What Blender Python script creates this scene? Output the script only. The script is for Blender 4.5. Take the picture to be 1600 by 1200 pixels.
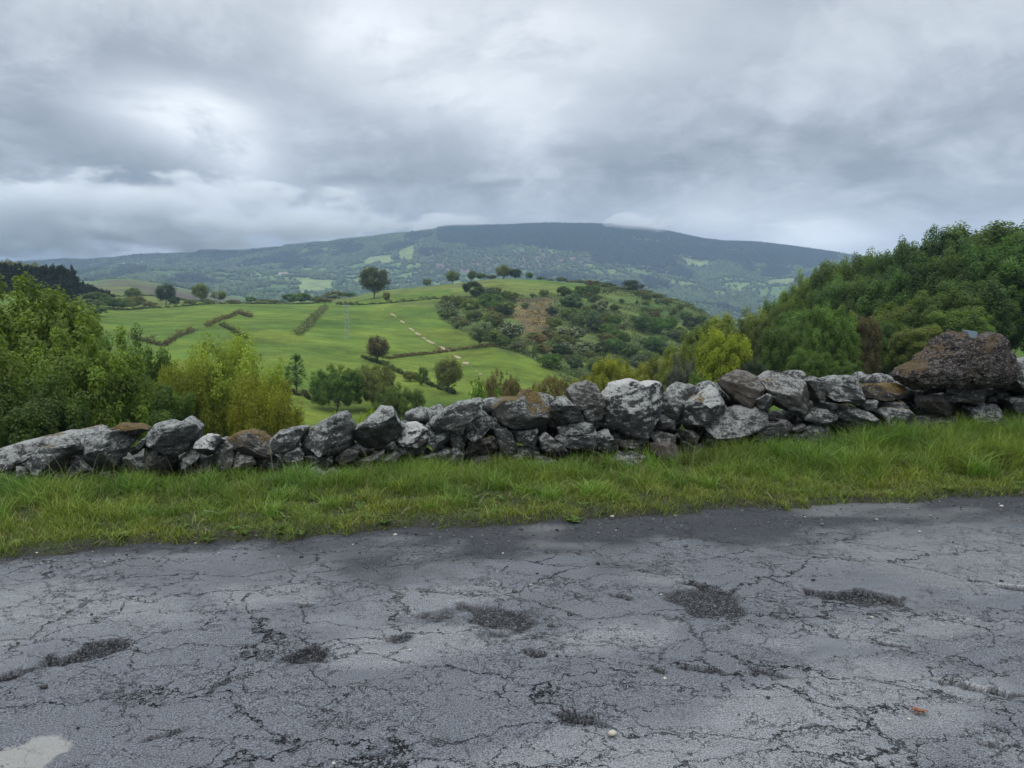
import bpy, bmesh, math, random
import numpy as np
from mathutils import Vector
R = math.radians
for o in list(bpy.data.objects): bpy.data.objects.remove(o)
sc = bpy.context.scene
COL = sc.collection
# ------------------------------------------------------------------ camera
EYE = 1.6
ALPHA = math.atan(150/1200)
cam_d = bpy.data.cameras.new('camera'); cam = bpy.data.objects.new('camera', cam_d); COL.objects.link(cam)
cam_d.sensor_width = 36; cam_d.lens = 27.0; cam_d.clip_start = .05; cam_d.clip_end = 40000
cam.location = (0, 0, EYE); cam.rotation_euler = (math.pi/2-ALPHA, 0, 0)
sc.camera = cam
sc.view_settings.view_transform = 'Standard'; sc.view_settings.look = 'None'
sc.view_settings.gamma = 1; sc.view_settings.exposure = 0.12
sc.render.engine = 'CYCLES'
sc.cycles.volume_step_rate = .35; sc.cycles.volume_max_steps = 256; sc.cycles.max_bounces = 6; sc.cycles.diffuse_bounces = 3; sc.cycles.glossy_bounces = 3
sc.cycles.transmission_bounces = 4; sc.cycles.volume_bounces = 4; sc.cycles.transparent_max_bounces = 8
# ------------------------------------------------------------------ node helper
class NT:
    def __init__(s, tree): s.t = tree; s.n = tree.nodes; s.l = tree.links
    def new(s, typ, **kw):
        nd = s.n.new(typ)
        for k, v in kw.items(): setattr(nd, k, v)
        return nd
    def put(s, sock, v):
        if isinstance(v, bpy.types.NodeSocket): s.l.new(v, sock)
        elif isinstance(v, (tuple, list)) and len(v) == 3 and sock.type == 'RGBA': sock.default_value = (*v, 1)
        else: sock.default_value = v
    def math(s, op, a, b=None, c=None, clamp=False):
        nd = s.new('ShaderNodeMath', operation=op); nd.use_clamp = clamp
        s.put(nd.inputs[0], a)
        if b is not None: s.put(nd.inputs[1], b)
        if c is not None: s.put(nd.inputs[2], c)
        return nd.outputs[0]
    def vmath(s, op, a, b=None, scale=None):
        nd = s.new('ShaderNodeVectorMath', operation=op); s.put(nd.inputs[0], a)
        if b is not None: s.put(nd.inputs[1], b)
        if scale is not None: s.put(nd.inputs['Scale'], scale)
        return nd.outputs['Value'] if op in ('DOT_PRODUCT', 'LENGTH', 'DISTANCE') else nd.outputs[0]
    def noise(s, vec, scale, detail=4, rough=.55, dist=0.0, out=0):
        nd = s.new('ShaderNodeTexNoise'); s.put(nd.inputs['Vector'], vec)
        nd.inputs['Scale'].default_value = scale; nd.inputs['Detail'].default_value = detail
        nd.inputs['Roughness'].default_value = rough; nd.inputs['Distortion'].default_value = dist
        return nd.outputs[out]
    def voro(s, vec, scale, feature='F1', out='Distance', rnd=1.0):
        nd = s.new('ShaderNodeTexVoronoi', feature=feature); s.put(nd.inputs['Vector'], vec)
        nd.inputs['Scale'].default_value = scale; nd.inputs['Randomness'].default_value = rnd
        return nd.outputs[out]
    def mix(s, f, a, b, blend='MIX'):
        nd = s.new('ShaderNodeMix', data_type='RGBA', blend_type=blend)
        s.put(nd.inputs['Factor'], f); s.put(nd.inputs[6], a); s.put(nd.inputs[7], b)
        return nd.outputs[2]
    def fmix(s, f, a, b):
        nd = s.new('ShaderNodeMix', data_type='FLOAT')
        s.put(nd.inputs[0], f); s.put(nd.inputs[2], a); s.put(nd.inputs[3], b)
        return nd.outputs[0]
    def step(s, v, lo, hi, a=0.0, b=1.0):
        nd = s.new('ShaderNodeMapRange', interpolation_type='SMOOTHSTEP')
        s.put(nd.inputs['Value'], v); nd.inputs['From Min'].default_value = lo; nd.inputs['From Max'].default_value = hi
        nd.inputs['To Min'].default_value = a; nd.inputs['To Max'].default_value = b
        return nd.outputs[0]
    def attr(s, name, out='Fac'): return s.new('ShaderNodeAttribute', attribute_name=name).outputs[out]
    def bump(s, h, strength, dist, nrm=None):
        nd = s.new('ShaderNodeBump'); nd.inputs['Strength'].default_value = strength
        nd.inputs['Distance'].default_value = dist; s.put(nd.inputs['Height'], h)
        if nrm is not None: s.put(nd.inputs['Normal'], nrm)
        return nd.outputs[0]
def dir_of(px, row):
    u = (px-800)/1200; v = (600-row)/1200; c, s = math.cos(ALPHA), math.sin(ALPHA)
    d = np.array([u, c+v*s, -s+v*c]); return d
def P(px, row, Y):                      # world point seen at (px,row) at depth Y
    d = dir_of(px, row); return np.array([0, 0, EYE])+d*(Y/d[1])
# ------------------------------------------------------------------ world
SUN_EL, SUN_AZ = R(55), R(200)
w = bpy.data.worlds.new('World'); sc.world = w; w.use_nodes = True
def build_world():
    T = NT(w.node_tree); T.n.clear()
    out = T.new('ShaderNodeOutputWorld'); bg = T.new('ShaderNodeBackground')
    sky = T.new('ShaderNodeTexSky', sky_type='NISHITA'); sky.sun_disc = False
    sky.sun_elevation = SUN_EL; sky.sun_rotation = SUN_AZ
    skyc = T.vmath('SCALE', sky.outputs[0], scale=0.10)
    co = T.new('ShaderNodeTexCoord').outputs['Generated']
    d = T.vmath('NORMALIZE', co)
    sep = T.new('ShaderNodeSeparateXYZ'); T.put(sep.inputs[0], d)
    x, y, z = sep.outputs
    zc = T.math('ADD', T.math('MAXIMUM', z, 0.0), 0.30)
    comb = T.new('ShaderNodeCombineXYZ')
    T.put(comb.inputs[0], T.math('DIVIDE', x, zc)); T.put(comb.inputs[1], T.math('DIVIDE', y, zc))
    comb.inputs[2].default_value = 3.7
    p = comb.outputs[0]
    warp = T.noise(p, 1.4, 5, .5, out=1)
    p2 = T.vmath('ADD', p, T.vmath('SCALE', T.vmath('SUBTRACT', warp, (.5, .5, .5)), scale=.6))
    n1 = T.noise(p2, 0.85, 9, .56)
    n2 = T.noise(p2, 3.0, 9, .58, .2)
    n3 = T.noise(d, 3.4, 9, .60, .5)
    b = T.math('ADD', T.math('ADD', T.math('MULTIPLY', n1, .40), T.math('MULTIPLY', n2, .30)), T.math('MULTIPLY', n3, .30))
    b = T.step(b, .39, .61)
    # broad light and dark regions of the deck, broken up by the same noise
    def blob(px, row, rx, ry, amp, soft=.35):
        c = dir_of(px, row); c = c/np.linalg.norm(c)
        az = math.atan2(c[0], c[1]); 
        dd = T.vmath('SUBTRACT', d, tuple(c))
        sp = T.new('ShaderNodeSeparateXYZ'); T.put(sp.inputs[0], dd)
        ax = T.math('DIVIDE', sp.outputs[0], rx/1200); az_ = T.math('DIVIDE', sp.outputs[2], ry/1200)
        q = T.math('SQRT', T.math('ADD', T.math('MULTIPLY', ax, ax), T.math('MULTIPLY', az_, az_)))
        q = T.math('ADD', q, T.math('MULTIPLY', T.math('SUBTRACT', n2, .5), 2.6))
        q = T.math('ADD', q, T.math('MULTIPLY', T.math('SUBTRACT', n3, .5), 3.0))
        g = T.step(q, 0.15, 1.0+soft, 1.0, 0.0)
        front = T.math('GREATER_THAN', y, 0.0)
        return T.math('MULTIPLY', T.math('MULTIPLY', g, front), amp)
    tot = b
    for a in BLOBS: tot = T.math('ADD', tot, blob(*a))
    tot = T.math('MAXIMUM', T.math('MINIMUM', tot, 1.7), -.25)
    ramp = T.new('ShaderNodeValToRGB'); r = ramp.color_ramp
    T.put(ramp.inputs[0], T.math('MULTIPLY', T.math('ADD', tot, .25), 1/1.95))
    r.elements[0].position = 0; r.elements[0].color = (.17, .20, .25, 1)
    r.elements[1].position = 1; r.elements[1].color = (.86, .90, .94, 1)
    for pos, c in ((.15, (.225, .25, .285)), (.38, (.335, .365, .41)), (.60, (.48, .515, .56)), (.78, (.66, .695, .735))):
        e = r.elements.new(pos); e.color = (*c, 1)
    cl = ramp.outputs[0]
    # a clouded sky is about three times brighter overhead than near the horizon
    k = T.step(z, .33, .95, 1.0, ZENITH)
    cl = T.vmath('MULTIPLY', cl, T.mix(T.step(z, .3, .7), (1, 1, 1), (1.04, 1.0, .93)))
    cl = T.vmath('SCALE', cl, scale=T.math('MULTIPLY', k, SKY))
    col = T.mix(.96, skyc, cl)
    T.put(bg.inputs[0], col); bg.inputs[1].default_value = 1.0
    T.l.new(bg.outputs[0], out.inputs[0])
ZENITH = 3.9; SKY = 1.32
BLOBS = [  # px,row,rx,ry (photo pixels), amount
 (255, 180, 110, 50, .42), (350, 225, 90, 75, .40), (205, 160, 100, 45, .25), (320, 205, 160, 90, .35), (390, 270, 60, 40, .25), (820, 60, 330, 100, .50), (820, 190, 170, 60, .22), (560, 60, 120, 70, .2), (1290, 372, 130, 40, .85), (1150, 340, 160, 30, .3),
 (60, 30, 260, 110, -.30), (640, 250, 280, 55, -.26), (90, 230, 160, 110, -.26), (270, 285, 120, 45, -.32), (1350, 230, 300, 80, -.10), (1500, 60, 200, 90, .15)]
build_world()
sd = bpy.data.lights.new('sun', 'SUN'); sun = bpy.data.objects.new('sun', sd); COL.objects.link(sun)
sd.energy = 0.9; sd.angle = R(25); sd.color = (1, .97, .92)
sun.rotation_euler = (math.pi/2-SUN_EL, 0, math.pi-SUN_AZ+R(0))
# ------------------------------------------------------------------ numpy noise
rng = np.random.default_rng(5)
_perm = np.random.default_rng(11).permutation(256); _perm = np.concatenate([_perm, _perm, _perm])
_g = np.random.default_rng(12).normal(size=(256, 3)); _g /= np.linalg.norm(_g, axis=1)[:, None]
def perlin(p):
    p = np.asarray(p, float); i = np.floor(p).astype(int); f = p-i; i &= 255
    u = f*f*f*(f*(f*6-15)+10); res = 0
    for dx in (0, 1):
        for dy in (0, 1):
            for dz in (0, 1):
                h = _perm[_perm[_perm[(i[:, 0]+dx) & 255]+((i[:, 1]+dy) & 255)]+((i[:, 2]+dz) & 255)]
                g = _g[h]; dd = ((f-np.array([dx, dy, dz]))*g).sum(1)
                ww = (u[:, 0] if dx else 1-u[:, 0])*(u[:, 1] if dy else 1-u[:, 1])*(u[:, 2] if dz else 1-u[:, 2])
                res = res+dd*ww
    return res*1.5
def fbm(p, oct=4, gain=.5, ridge=False):
    r = 0; a = 1; p = np.asarray(p, float).copy()
    for _ in range(oct):
        n = perlin(p); r = r+a*((.5-np.abs(n))*1.0 if ridge else n); p = p*2.03+7.1; a *= gain
    return r
def fb2(x, y, s, oct=4, off=0.0, gain=.5):
    x = np.atleast_1d(x).ravel(); y = np.atleast_1d(y).ravel()
    return fbm(np.stack([x/s+off, y/s-off, np.full(x.shape, off*1.7+.3)], 1), oct, gain)
def sst(v, a, b): t = np.clip((v-a)/(b-a), 0, 1); return t*t*(3-2*t)
# ------------------------------------------------------------------ object helpers
def link(o): COL.objects.link(o); return o
def tag(o, label=None, cat=None, group=None, kind=None):
    if label: o['label'] = label
    if cat: o['category'] = cat
    if group: o['group'] = group
    if kind: o['kind'] = kind
    return o
def npmesh(name, V, F, mat=None, smooth=True, attrs=None):
    """V (n,3); F (m,3) or (m,4) or list of such arrays"""
    Fs = F if isinstance(F, list) else [F]
    me = bpy.data.meshes.new(name); V = np.asarray(V, np.float32)
    me.vertices.add(len(V)); me.vertices.foreach_set('co', V.ravel())
    tot = sum(f.size for f in Fs); nf = sum(len(f) for f in Fs)
    me.loops.add(tot); me.loops.foreach_set('vertex_index', np.concatenate([f.ravel() for f in Fs]).astype(np.int32))
    me.polygons.add(nf)
    sizes = np.concatenate([np.full(len(f), f.shape[1]) for f in Fs])
    me.polygons.foreach_set('loop_start', np.concatenate([[0], np.cumsum(sizes)[:-1]]).astype(np.int32))
    if smooth: me.polygons.foreach_set('use_smooth', np.ones(nf, bool))
    for k, a in (attrs or {}).items():
        a = np.asarray(a, np.float32)
        if a.ndim == 2:
            at = me.attributes.new(k, 'FLOAT_COLOR', 'POINT')
            if a.shape[1] == 3: a = np.concatenate([a, np.ones((len(a), 1), np.float32)], 1)
            at.data.foreach_set('color', a.ravel())
        else:
            at = me.attributes.new(k, 'FLOAT', 'POINT'); at.data.foreach_set('value', a)
    me.update(calc_edges=True)
    if mat: me.materials.append(mat)
    return me
def mobj(name, me, parent=None):
    o = bpy.data.objects.new(name, me); link(o)
    if parent: o.parent = parent
    return o
def thing(name, loc, label, cat, group=None):
    o = bpy.data.objects.new(name, None); link(o); o.location = loc; o.empty_display_size = .2
    return tag(o, label, cat, group)
def gridfaces(nr, nc):
    a = np.arange(nr*nc).reshape(nr, nc)
    return np.stack([a[:-1, :-1].ravel(), a[:-1, 1:].ravel(), a[1:, 1:].ravel(), a[1:, :-1].ravel()], 1)
def new_mat(name):
    m = bpy.data.materials.new(name); m.use_nodes = True; T = NT(m.node_tree); T.n.clear()
    out = T.new('ShaderNodeOutputMaterial'); b = T.new('ShaderNodeBsdfPrincipled')
    T.l.new(b.outputs[0], out.inputs[0]); return m, T, b, out
def pos(T): return T.new('ShaderNodeNewGeometry').outputs['Position']
def objco(T): return T.new('ShaderNodeTexCoord').outputs['Object']
# ------------------------------------------------------------------ materials
def mat_leaf():
    m, T, b, out = new_mat('foliage')
    oi = T.new('ShaderNodeObjectInfo')
    t = T.attr('tint')
    c = T.vmath('SCALE', oi.outputs['Color'], scale=T.math('ADD', .62, T.math('MULTIPLY', t, .8)))
    c = T.mix(T.math('MULTIPLY', t, .35), c, T.vmath('MULTIPLY', c, (1.22, 1.16, .6)))
    bl = T.attr('bloom'); c = T.mix(bl, c, (.42, .44, .30))
    T.put(b.inputs['Base Color'], c); b.inputs['Roughness'].default_value = .6
    b.inputs['Specular IOR Level'].default_value = .25
    tr = T.new('ShaderNodeBsdfTranslucent'); T.put(tr.inputs[0], T.vmath('MULTIPLY', c, (1.25, 1.35, .7)))
    mx = T.new('ShaderNodeMixShader'); mx.inputs[0].default_value = .40
    T.l.new(b.outputs[0], mx.inputs[1]); T.l.new(tr.outputs[0], mx.inputs[2]); T.l.new(mx.outputs[0], out.inputs[0])
    return m
def mat_bark():
    m, T, b, out = new_mat('bark')
    p = objco(T); n = T.noise(p, 3, 5, .6)
    T.put(b.inputs['Base Color'], T.mix(n, (.045, .038, .03), (.15, .135, .115))); b.inputs['Roughness'].default_value = .9
    return m
def mat_rock():
    m, T, b, out = new_mat('lichened_rock')
    oi = T.new('ShaderNodeObjectInfo'); rnd = oi.outputs['Random']
    p = T.vmath('ADD', pos(T), T.vmath('SCALE', (13.1, 7.7, 3.3), scale=rnd))
    sepc = T.new('ShaderNodeSeparateColor'); T.put(sepc.inputs[0], T.attr('kindmix', 'Color'))
    white, moss, brown = sepc.outputs[0], sepc.outputs[1], sepc.outputs[2]
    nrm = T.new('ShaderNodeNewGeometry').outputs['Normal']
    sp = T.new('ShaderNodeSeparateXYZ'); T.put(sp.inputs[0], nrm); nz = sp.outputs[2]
    st = T.new('ShaderNodeMapping'); st.inputs['Scale'].default_value = (1, 1, 1.5); st.inputs['Rotation'].default_value = (.3, .35, 0)
    T.put(st.inputs[0], p)
    n1 = T.noise(p, 5, 8, .62); n2 = T.noise(st.outputs[0], 13, 8, .7); n3 = T.noise(p, 48, 5, .7); n4 = T.noise(p, 120, 3, .7)
    base = T.mix(T.step(n1, .38, .64), (.018, .019, .020), (.060, .062, .062))
    base = T.mix(T.math('MULTIPLY', T.step(n2, .44, .66), .8), base, (.095, .098, .095))
    base = T.mix(T.math('MULTIPLY', T.step(n3, .52, .62), .65), base, (.022, .023, .024))
    # lichen spots: pale grey-green crusts, more on weathered upper faces, partly painted-in top light
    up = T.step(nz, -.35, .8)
    lich_toplight = T.step(T.math('ADD', T.math('ADD', T.math('MULTIPLY', n2, .5), T.math('MULTIPLY', n3, .5)), T.math('MULTIPLY', up, .13)), .585, .66)
    base = T.mix(T.math('MULTIPLY', lich_toplight, .9), base, T.mix(n1, (.18, .195, .18), (.36, .37, .36)))
    vor = T.voro(T.vmath('ADD', p, T.vmath('SCALE', T.noise(p, 9, 3, out=1), scale=.12)), 17)
    base = T.mix(T.math('MULTIPLY', T.step(vor, .13, .24, 1, 0), T.step(n1, .48, .56)), base, (.15, .165, .145))
    base = T.mix(T.math('MULTIPLY', T.step(n4, .60, .70), .5), base, (.34, .35, .34))
    # quartz white veins/caps
    wm = T.math('MULTIPLY', white, T.step(T.math('ADD', n2, T.math('MULTIPLY', nz, .20)), .50, .60))
    base = T.mix(wm, base, T.mix(n3, (.26, .26, .25), (.60, .60, .59)))
    br = T.mix(n3, (.030, .022, .018), (.135, .10, .078))
    base = T.mix(T.math('MULTIPLY', brown, .62), base, br)
    mm = T.math('MULTIPLY', T.step(T.math('ADD', T.math('ADD', T.math('ADD', T.math('MULTIPLY', n1, .9), T.math('MULTIPLY', n2, .5)), T.math('MULTIPLY', nz, .28)), T.math('MULTIPLY', moss, .34)), 1.13, 1.24), T.step(moss, .02, .3))
    base = T.mix(mm, base, T.mix(T.step(n3, .35, .65), (.030, .022, .008), (.155, .098, .020)))
    T.put(b.inputs['Base Color'], base)
    T.put(b.inputs['Roughness'], T.fmix(n2, .5, .9)); b.inputs['Specular IOR Level'].default_value = .35
    h = T.math('ADD', T.math('ADD', T.math('MULTIPLY', n2, .7), T.math('MULTIPLY', n3, .45)), T.math('MULTIPLY', n4, .15))
    T.put(b.inputs['Normal'], T.bump(h, 1.0, .028))
    return m
def mat_rough_lump():
    m, T, b, out = new_mat('crumbly_pudding_stone')
    p = pos(T); v = T.voro(T.vmath('ADD', p, T.vmath('SCALE', T.noise(p, 18, 3, out=1), scale=.07)), 30); n = T.noise(p, 14, 8, .7); n2 = T.noise(p, 4, 5, .6); n3 = T.noise(p, 60, 4, .7)
    nrm = T.new('ShaderNodeNewGeometry').outputs['Normal']; sp = T.new('ShaderNodeSeparateXYZ'); T.put(sp.inputs[0], nrm)
    c = T.mix(T.step(n, .4, .60), (.026, .021, .020), (.18, .155, .148))
    c = T.mix(T.math('MULTIPLY', T.step(n3, .50, .62), .8), c, (.30, .265, .25))
    c = T.mix(T.math('MULTIPLY', T.step(v, .40, .75), .7), c, (.016, .012, .010))
    ms = T.step(T.math('ADD', T.math('MULTIPLY', n2, 1.0), T.math('MULTIPLY', sp.outputs[2], .30)), .66, .80)
    c = T.mix(T.math('MULTIPLY', ms, .8), c, T.mix(n, (.05, .035, .01), (.20, .12, .03)))
    T.put(b.inputs['Base Color'], c); b.inputs['Roughness'].default_value = .9
    T.put(b.inputs['Normal'], T.bump(T.math('SUBTRACT', T.math('ADD', n, n3), T.math('MULTIPLY', v, 1.2)), 1.0, .045))
    return m
def mat_asphalt():
    m, T, b, out = new_mat('wet_cracked_asphalt')
    p = pos(T); hole, patch, dark, damp = T.attr('hole'), T.attr('patch'), T.attr('dark'), T.attr('wet')
    grit = T.noise(p, 160, 4, .75); grit2 = T.noise(p, 420, 2, .7); mid = T.noise(p, 14, 6, .6); big = T.noise(p, 1.6, 5, .6)
    warp = T.vmath('SCALE', T.vmath('SUBTRACT', T.noise(p, 3.2, 6, .7, out=1), (.5, .5, .5)), scale=.40)
    pw = T.vmath('ADD', T.vmath('ADD', p, warp), T.vmath('SCALE', T.noise(p, 22, 5, .7, out=1), scale=.022))
    mp = T.new('ShaderNodeMapping'); mp.inputs['Scale'].default_value = (.62, 1.5, 1); mp.inputs['Rotation'].default_value = (0, 0, R(-11)); T.put(mp.inputs[0], pw)
    e1 = T.voro(mp.outputs[0], 1.35, 'DISTANCE_TO_EDGE'); e2 = T.voro(mp.outputs[0], 3.6, 'DISTANCE_TO_EDGE'); e3 = T.voro(pw, 9.0, 'DISTANCE_TO_EDGE')
    z1 = T.step(T.noise(p, 1.1, 3, .6), .38, .55); z2 = T.step(T.noise(p, .9, 3, .6, 1.0), .40, .55)
    z3 = T.step(T.noise(p, 2.1, 3, .6, 1.0), .47, .60)
    c1 = T.math('MULTIPLY', T.step(e1, .0, .011, 1, 0), T.step(z1, 0, 1, .55, 1))
    c2 = T.math('MULTIPLY', T.step(e2, .0, .015, 1, 0), z2)
    c3 = T.math('MULTIPLY', T.step(e3, .0, .028, .65, 0), z3)
    crack = T.math('MAXIMUM', T.math('MAXIMUM', c1, c2), c3)
    crack = T.math('MULTIPLY', crack, T.step(mid, .38, .54, .12, 1.0))
    crack = T.math('MULTIPLY', crack, T.fmix(dark, 1.0, .12)); crack = T.math('MULTIPLY', crack, T.fmix(hole, 1.0, .2))
    c = T.mix(T.step(grit, .42, .60), (.020, .0225, .028), (.160, .174, .202))
    c = T.mix(T.math('MULTIPLY', T.step(grit2, .60, .72), .5), c, (.30, .31, .33))
    c = T.mix(T.math('MULTIPLY', T.step(big, .5, .7), .35), c, (.135, .142, .155))
    c = T.mix(T.math('MULTIPLY', dark, .85), c, T.mix(T.step(grit, .50, .66), (.010, .011, .013), (.085, .088, .095)))
    gv = T.voro(p, 150, out='Color'); gs = T.new('ShaderNodeSeparateColor'); T.put(gs.inputs[0], gv)
    hs = T.mix(T.step(gs.outputs[0], .60, 1.0), (.020, .021, .024), (.15, .153, .16))
    c = T.mix(hole, c, hs)
    c = T.mix(patch, c, T.mix(grit, (.13, .13, .125), (.34, .335, .32)))
    c = T.mix(crack, c, (.008, .008, .008))
    T.put(b.inputs['Base Color'], c)
    ro = T.fmix(T.step(big, .35, .65), .26, .44); ro = T.math('ADD', ro, T.math('MULTIPLY', T.math('SUBTRACT', grit, .5), .35))
    ro = T.fmix(dark, ro, .62); ro = T.fmix(hole, ro, .62); ro = T.fmix(patch, ro, .7); ro = T.fmix(crack, ro, .9)
    ro = T.math('SUBTRACT', ro, T.math('MULTIPLY', damp, .24))
    T.put(b.inputs['Roughness'], T.math('MAXIMUM', ro, .12)); b.inputs['IOR'].default_value = 1.45
    sl = T.math('ADD', T.fmix(dark, .85, .18), T.math('MULTIPLY', damp, 2.6)); sl = T.fmix(hole, sl, .22); sl = T.fmix(crack, sl, 0.0); sl = T.math('MULTIPLY', sl, T.step(grit, .34, .50, .4, 1.0)); T.put(b.inputs['Specular IOR Level'], sl)
    h = T.math('ADD', T.math('MULTIPLY', grit, T.fmix(hole, .35, 1.0)), T.math('MULTIPLY', mid, .5))
    h = T.math('SUBTRACT', h, T.math('MULTIPLY', crack, 2.2))
    n = T.bump(h, 1.0, .011)
    T.put(b.inputs['Normal'], n)
    return m
def mat_verge():
    m, T, b, out = new_mat('verge_soil')
    p = pos(T); n = T.noise(p, 7, 6, .65); g = T.noise(p, 60, 4, .7); edge = T.attr('edge')
    c = T.mix(T.step(n, .4, .62), (.016, .022, .008), (.030, .042, .011))
    c = T.mix(T.step(g, .5, .7), c, (.045, .04, .022))
    c = T.mix(edge, c, T.mix(g, (.012, .012, .011), (.05, .047, .04)))
    T.put(b.inputs['Base Color'], c); b.inputs['Roughness'].default_value = .9
    T.put(b.inputs['Normal'], T.bump(g, 1, .015)); return m
def mat_grass():
    m, T, b, out = new_mat('grass_blades')
    c = T.attr('col', 'Color')
    T.put(b.inputs['Base Color'], c); b.inputs['Roughness'].default_value = .5; b.inputs['Specular IOR Level'].default_value = .3
    tr = T.new('ShaderNodeBsdfTranslucent'); T.put(tr.inputs[0], T.vmath('MULTIPLY', c, (1.2, 1.3, .7)))
    mx = T.new('ShaderNodeMixShader'); mx.inputs[0].default_value = .3
    T.l.new(b.outputs[0], mx.inputs[1]); T.l.new(tr.outputs[0], mx.inputs[2]); T.l.new(mx.outputs[0], out.inputs[0])
    return m
def mat_ground():
    m, T, b, out = new_mat('land_cover')
    p = pos(T); c = T.attr('col', 'Color')
    n0 = T.noise(p, .9, 5, .7); n1 = T.noise(p, .11, 6, .65); n2 = T.noise(p, .02, 5, .6)
    f = T.math('ADD', T.math('ADD', T.math('MULTIPLY', n0, .35), T.math('MULTIPLY', n1, .55)), T.math('MULTIPLY', n2, .5))
    c2 = T.vmath('SCALE', c, scale=T.step(f, .48, .92, .55, 1.45))
    yel = T.math('MULTIPLY', T.step(T.noise(p, .045, 6, .65, .6), .45, .7), .5)
    c2 = T.mix(yel, c2, T.vmath('MULTIPLY', c2, (1.5, 1.12, .85)))
    T.put(b.inputs['Base Color'], c2); b.inputs['Roughness'].default_value = .95; b.inputs['Specular IOR Level'].default_value = .1
    T.put(b.inputs['Normal'], T.bump(T.math('ADD', n0, T.math('MULTIPLY', n1, 2)), .6, .5))
    return m
def mat_vcol(name, rough=.9, bumpscale=None):
    m, T, b, out = new_mat(name); c = T.attr('col', 'Color')
    T.put(b.inputs['Base Color'], c); b.inputs['Roughness'].default_value = rough; b.inputs['Specular IOR Level'].default_value = .15
    return m
def mat_plain(name, col, rough=.8, metal=0, scale=20, var=.25):
    m, T, b, out = new_mat(name); n = T.noise(objco(T), scale, 5, .6)
    lo = tuple(v*(1-var) for v in col); hi = tuple(min(1, v*(1+var)) for v in col)
    T.put(b.inputs['Base Color'], T.mix(n, lo, hi)); b.inputs['Roughness'].default_value = rough; b.inputs['Metallic'].default_value = metal
    return m
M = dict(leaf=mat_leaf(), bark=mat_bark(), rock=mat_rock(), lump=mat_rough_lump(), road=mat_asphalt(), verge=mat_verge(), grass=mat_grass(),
         ground=mat_ground(), wood=mat_vcol('distant_canopy'), sand=mat_plain('pale_track', (.30, .25, .15), .9, 0, .6, .35))
# ------------------------------------------------------------------ frame of the road: s along, t towards the wall (t=0 is the asphalt edge)
WD = np.array([1, .19])/math.hypot(1, .19); WN = np.array([-WD[1], WD[0]]); O0 = np.array([0, 5.05])
def st_of(x, y): dx = x-O0[0]; dy = y-O0[1]; return dx*WD[0]+dy*WD[1], dx*WN[0]+dy*WN[1]
def xy_of(s, t): return O0[0]+s*WD[0]+t*WN[0], O0[1]+s*WD[1]+t*WN[1]
WALL_T = 1.85
def road_pt(px, row):               # where the sight line meets the road plane z=0
    d = dir_of(px, row); k = -EYE/d[2]; return st_of(d[0]*k, d[1]*k)
# ------------------------------------------------------------------ terrain table: row (photo pixels) of the land at depth Y, per column
YN = np.array([20, 50, 90, 120, 150, 190, 230, 300, 350, 400, 460, 520, 600, 800, 1100, 1600, 2100, 2600, 3200, 4000, 5000, 9000.])
TAB = {
 -600: [840, 800, 720, 660, 610, 560, 520, 470, 445, 430, 424, 424, 430, 440, 445, 445, 440, 435, 425, 415, 425, 440],
 0:   [846, 848, 765, 690, 640, 575, 530, 474, 456, 452, 453, 455, 460, 466, 470, 462, 450, 440, 428, 414, 420, 440],
 200: [846, 848, 770, 680, 622, 560, 530, 499, 489, 483, 478, 470, 462, 452, 443, 437, 444, 434, 424, 404, 408, 430],
 330: [846, 848, 765, 680, 620, 563, 533, 500, 487, 478, 473, 471, 473, 476, 468, 462, 458, 441, 424, 396, 400, 425],
 450: [846, 846, 740, 655, 612, 568, 540, 503, 489, 480, 475, 473, 474, 490, 495, 482, 466, 446, 424, 387, 392, 420],
 540: [846, 830, 740, 665, 626, 583, 550, 511, 493, 480, 472, 466, 466, 486, 495, 482, 466, 446, 418, 377, 383, 420],
 600: [846, 800, 735, 665, 632, 590, 557, 515, 495, 478, 464, 454, 455, 480, 495, 484, 466, 446, 414, 372, 378, 415],
 700: [846, 790, 730, 672, 640, 598, 565, 520, 495, 470, 454, 444, 444, 470, 492, 484, 466, 444, 410, 359, 366, 410],
 780: [840, 785, 730, 680, 642, 598, 562, 520, 492, 466, 446, 436, 436, 465, 490, 484, 466, 444, 408, 356, 362, 405],
 870: [836, 775, 720, 685, 650, 615, 580, 530, 500, 470, 448, 440, 442, 470, 492, 486, 470, 448, 408, 353, 360, 405],
 1000: [820, 745, 705, 685, 672, 650, 615, 560, 522, 490, 464, 457, 464, 500, 515, 505, 485, 456, 416, 360, 368, 410],
 1100: [800, 720, 685, 668, 660, 660, 640, 600, 560, 520, 494, 489, 500, 540, 545, 525, 500, 470, 432, 380, 386, 420],
 1200: [780, 690, 645, 620, 610, 620, 640, 640, 620, 600, 585, 580, 580, 580, 565, 540, 510, 476, 438, 386, 392, 420],
 1400: [740, 625, 604, 598, 590, 590, 595, 590, 600, 590, 580, 575, 570, 560, 550, 530, 505, 480, 450, 410, 415, 430],
 1600: [690, 600, 578, 565, 548, 530, 520, 510, 520, 525, 530, 530, 530, 530, 520, 510, 495, 475, 450, 425, 425, 435],
 2200: [640, 540, 500, 470, 455, 450, 450, 450, 450, 455, 460, 460, 465, 470, 470, 470, 465, 455, 440, 425, 425, 435]}
CX = np.array(sorted(TAB)); ROWS = np.array([TAB[c] for c in CX], float)
ETAB = np.tan(np.arctan((600-ROWS)/1200)-ALPHA)
def cubic1(xs, ys, q):                        # monotone-ish Hermite through xs, vectorised; ys (k,n) or (k,)
    i = np.clip(np.searchsorted(xs, q)-1, 0, len(xs)-2); return i
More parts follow.
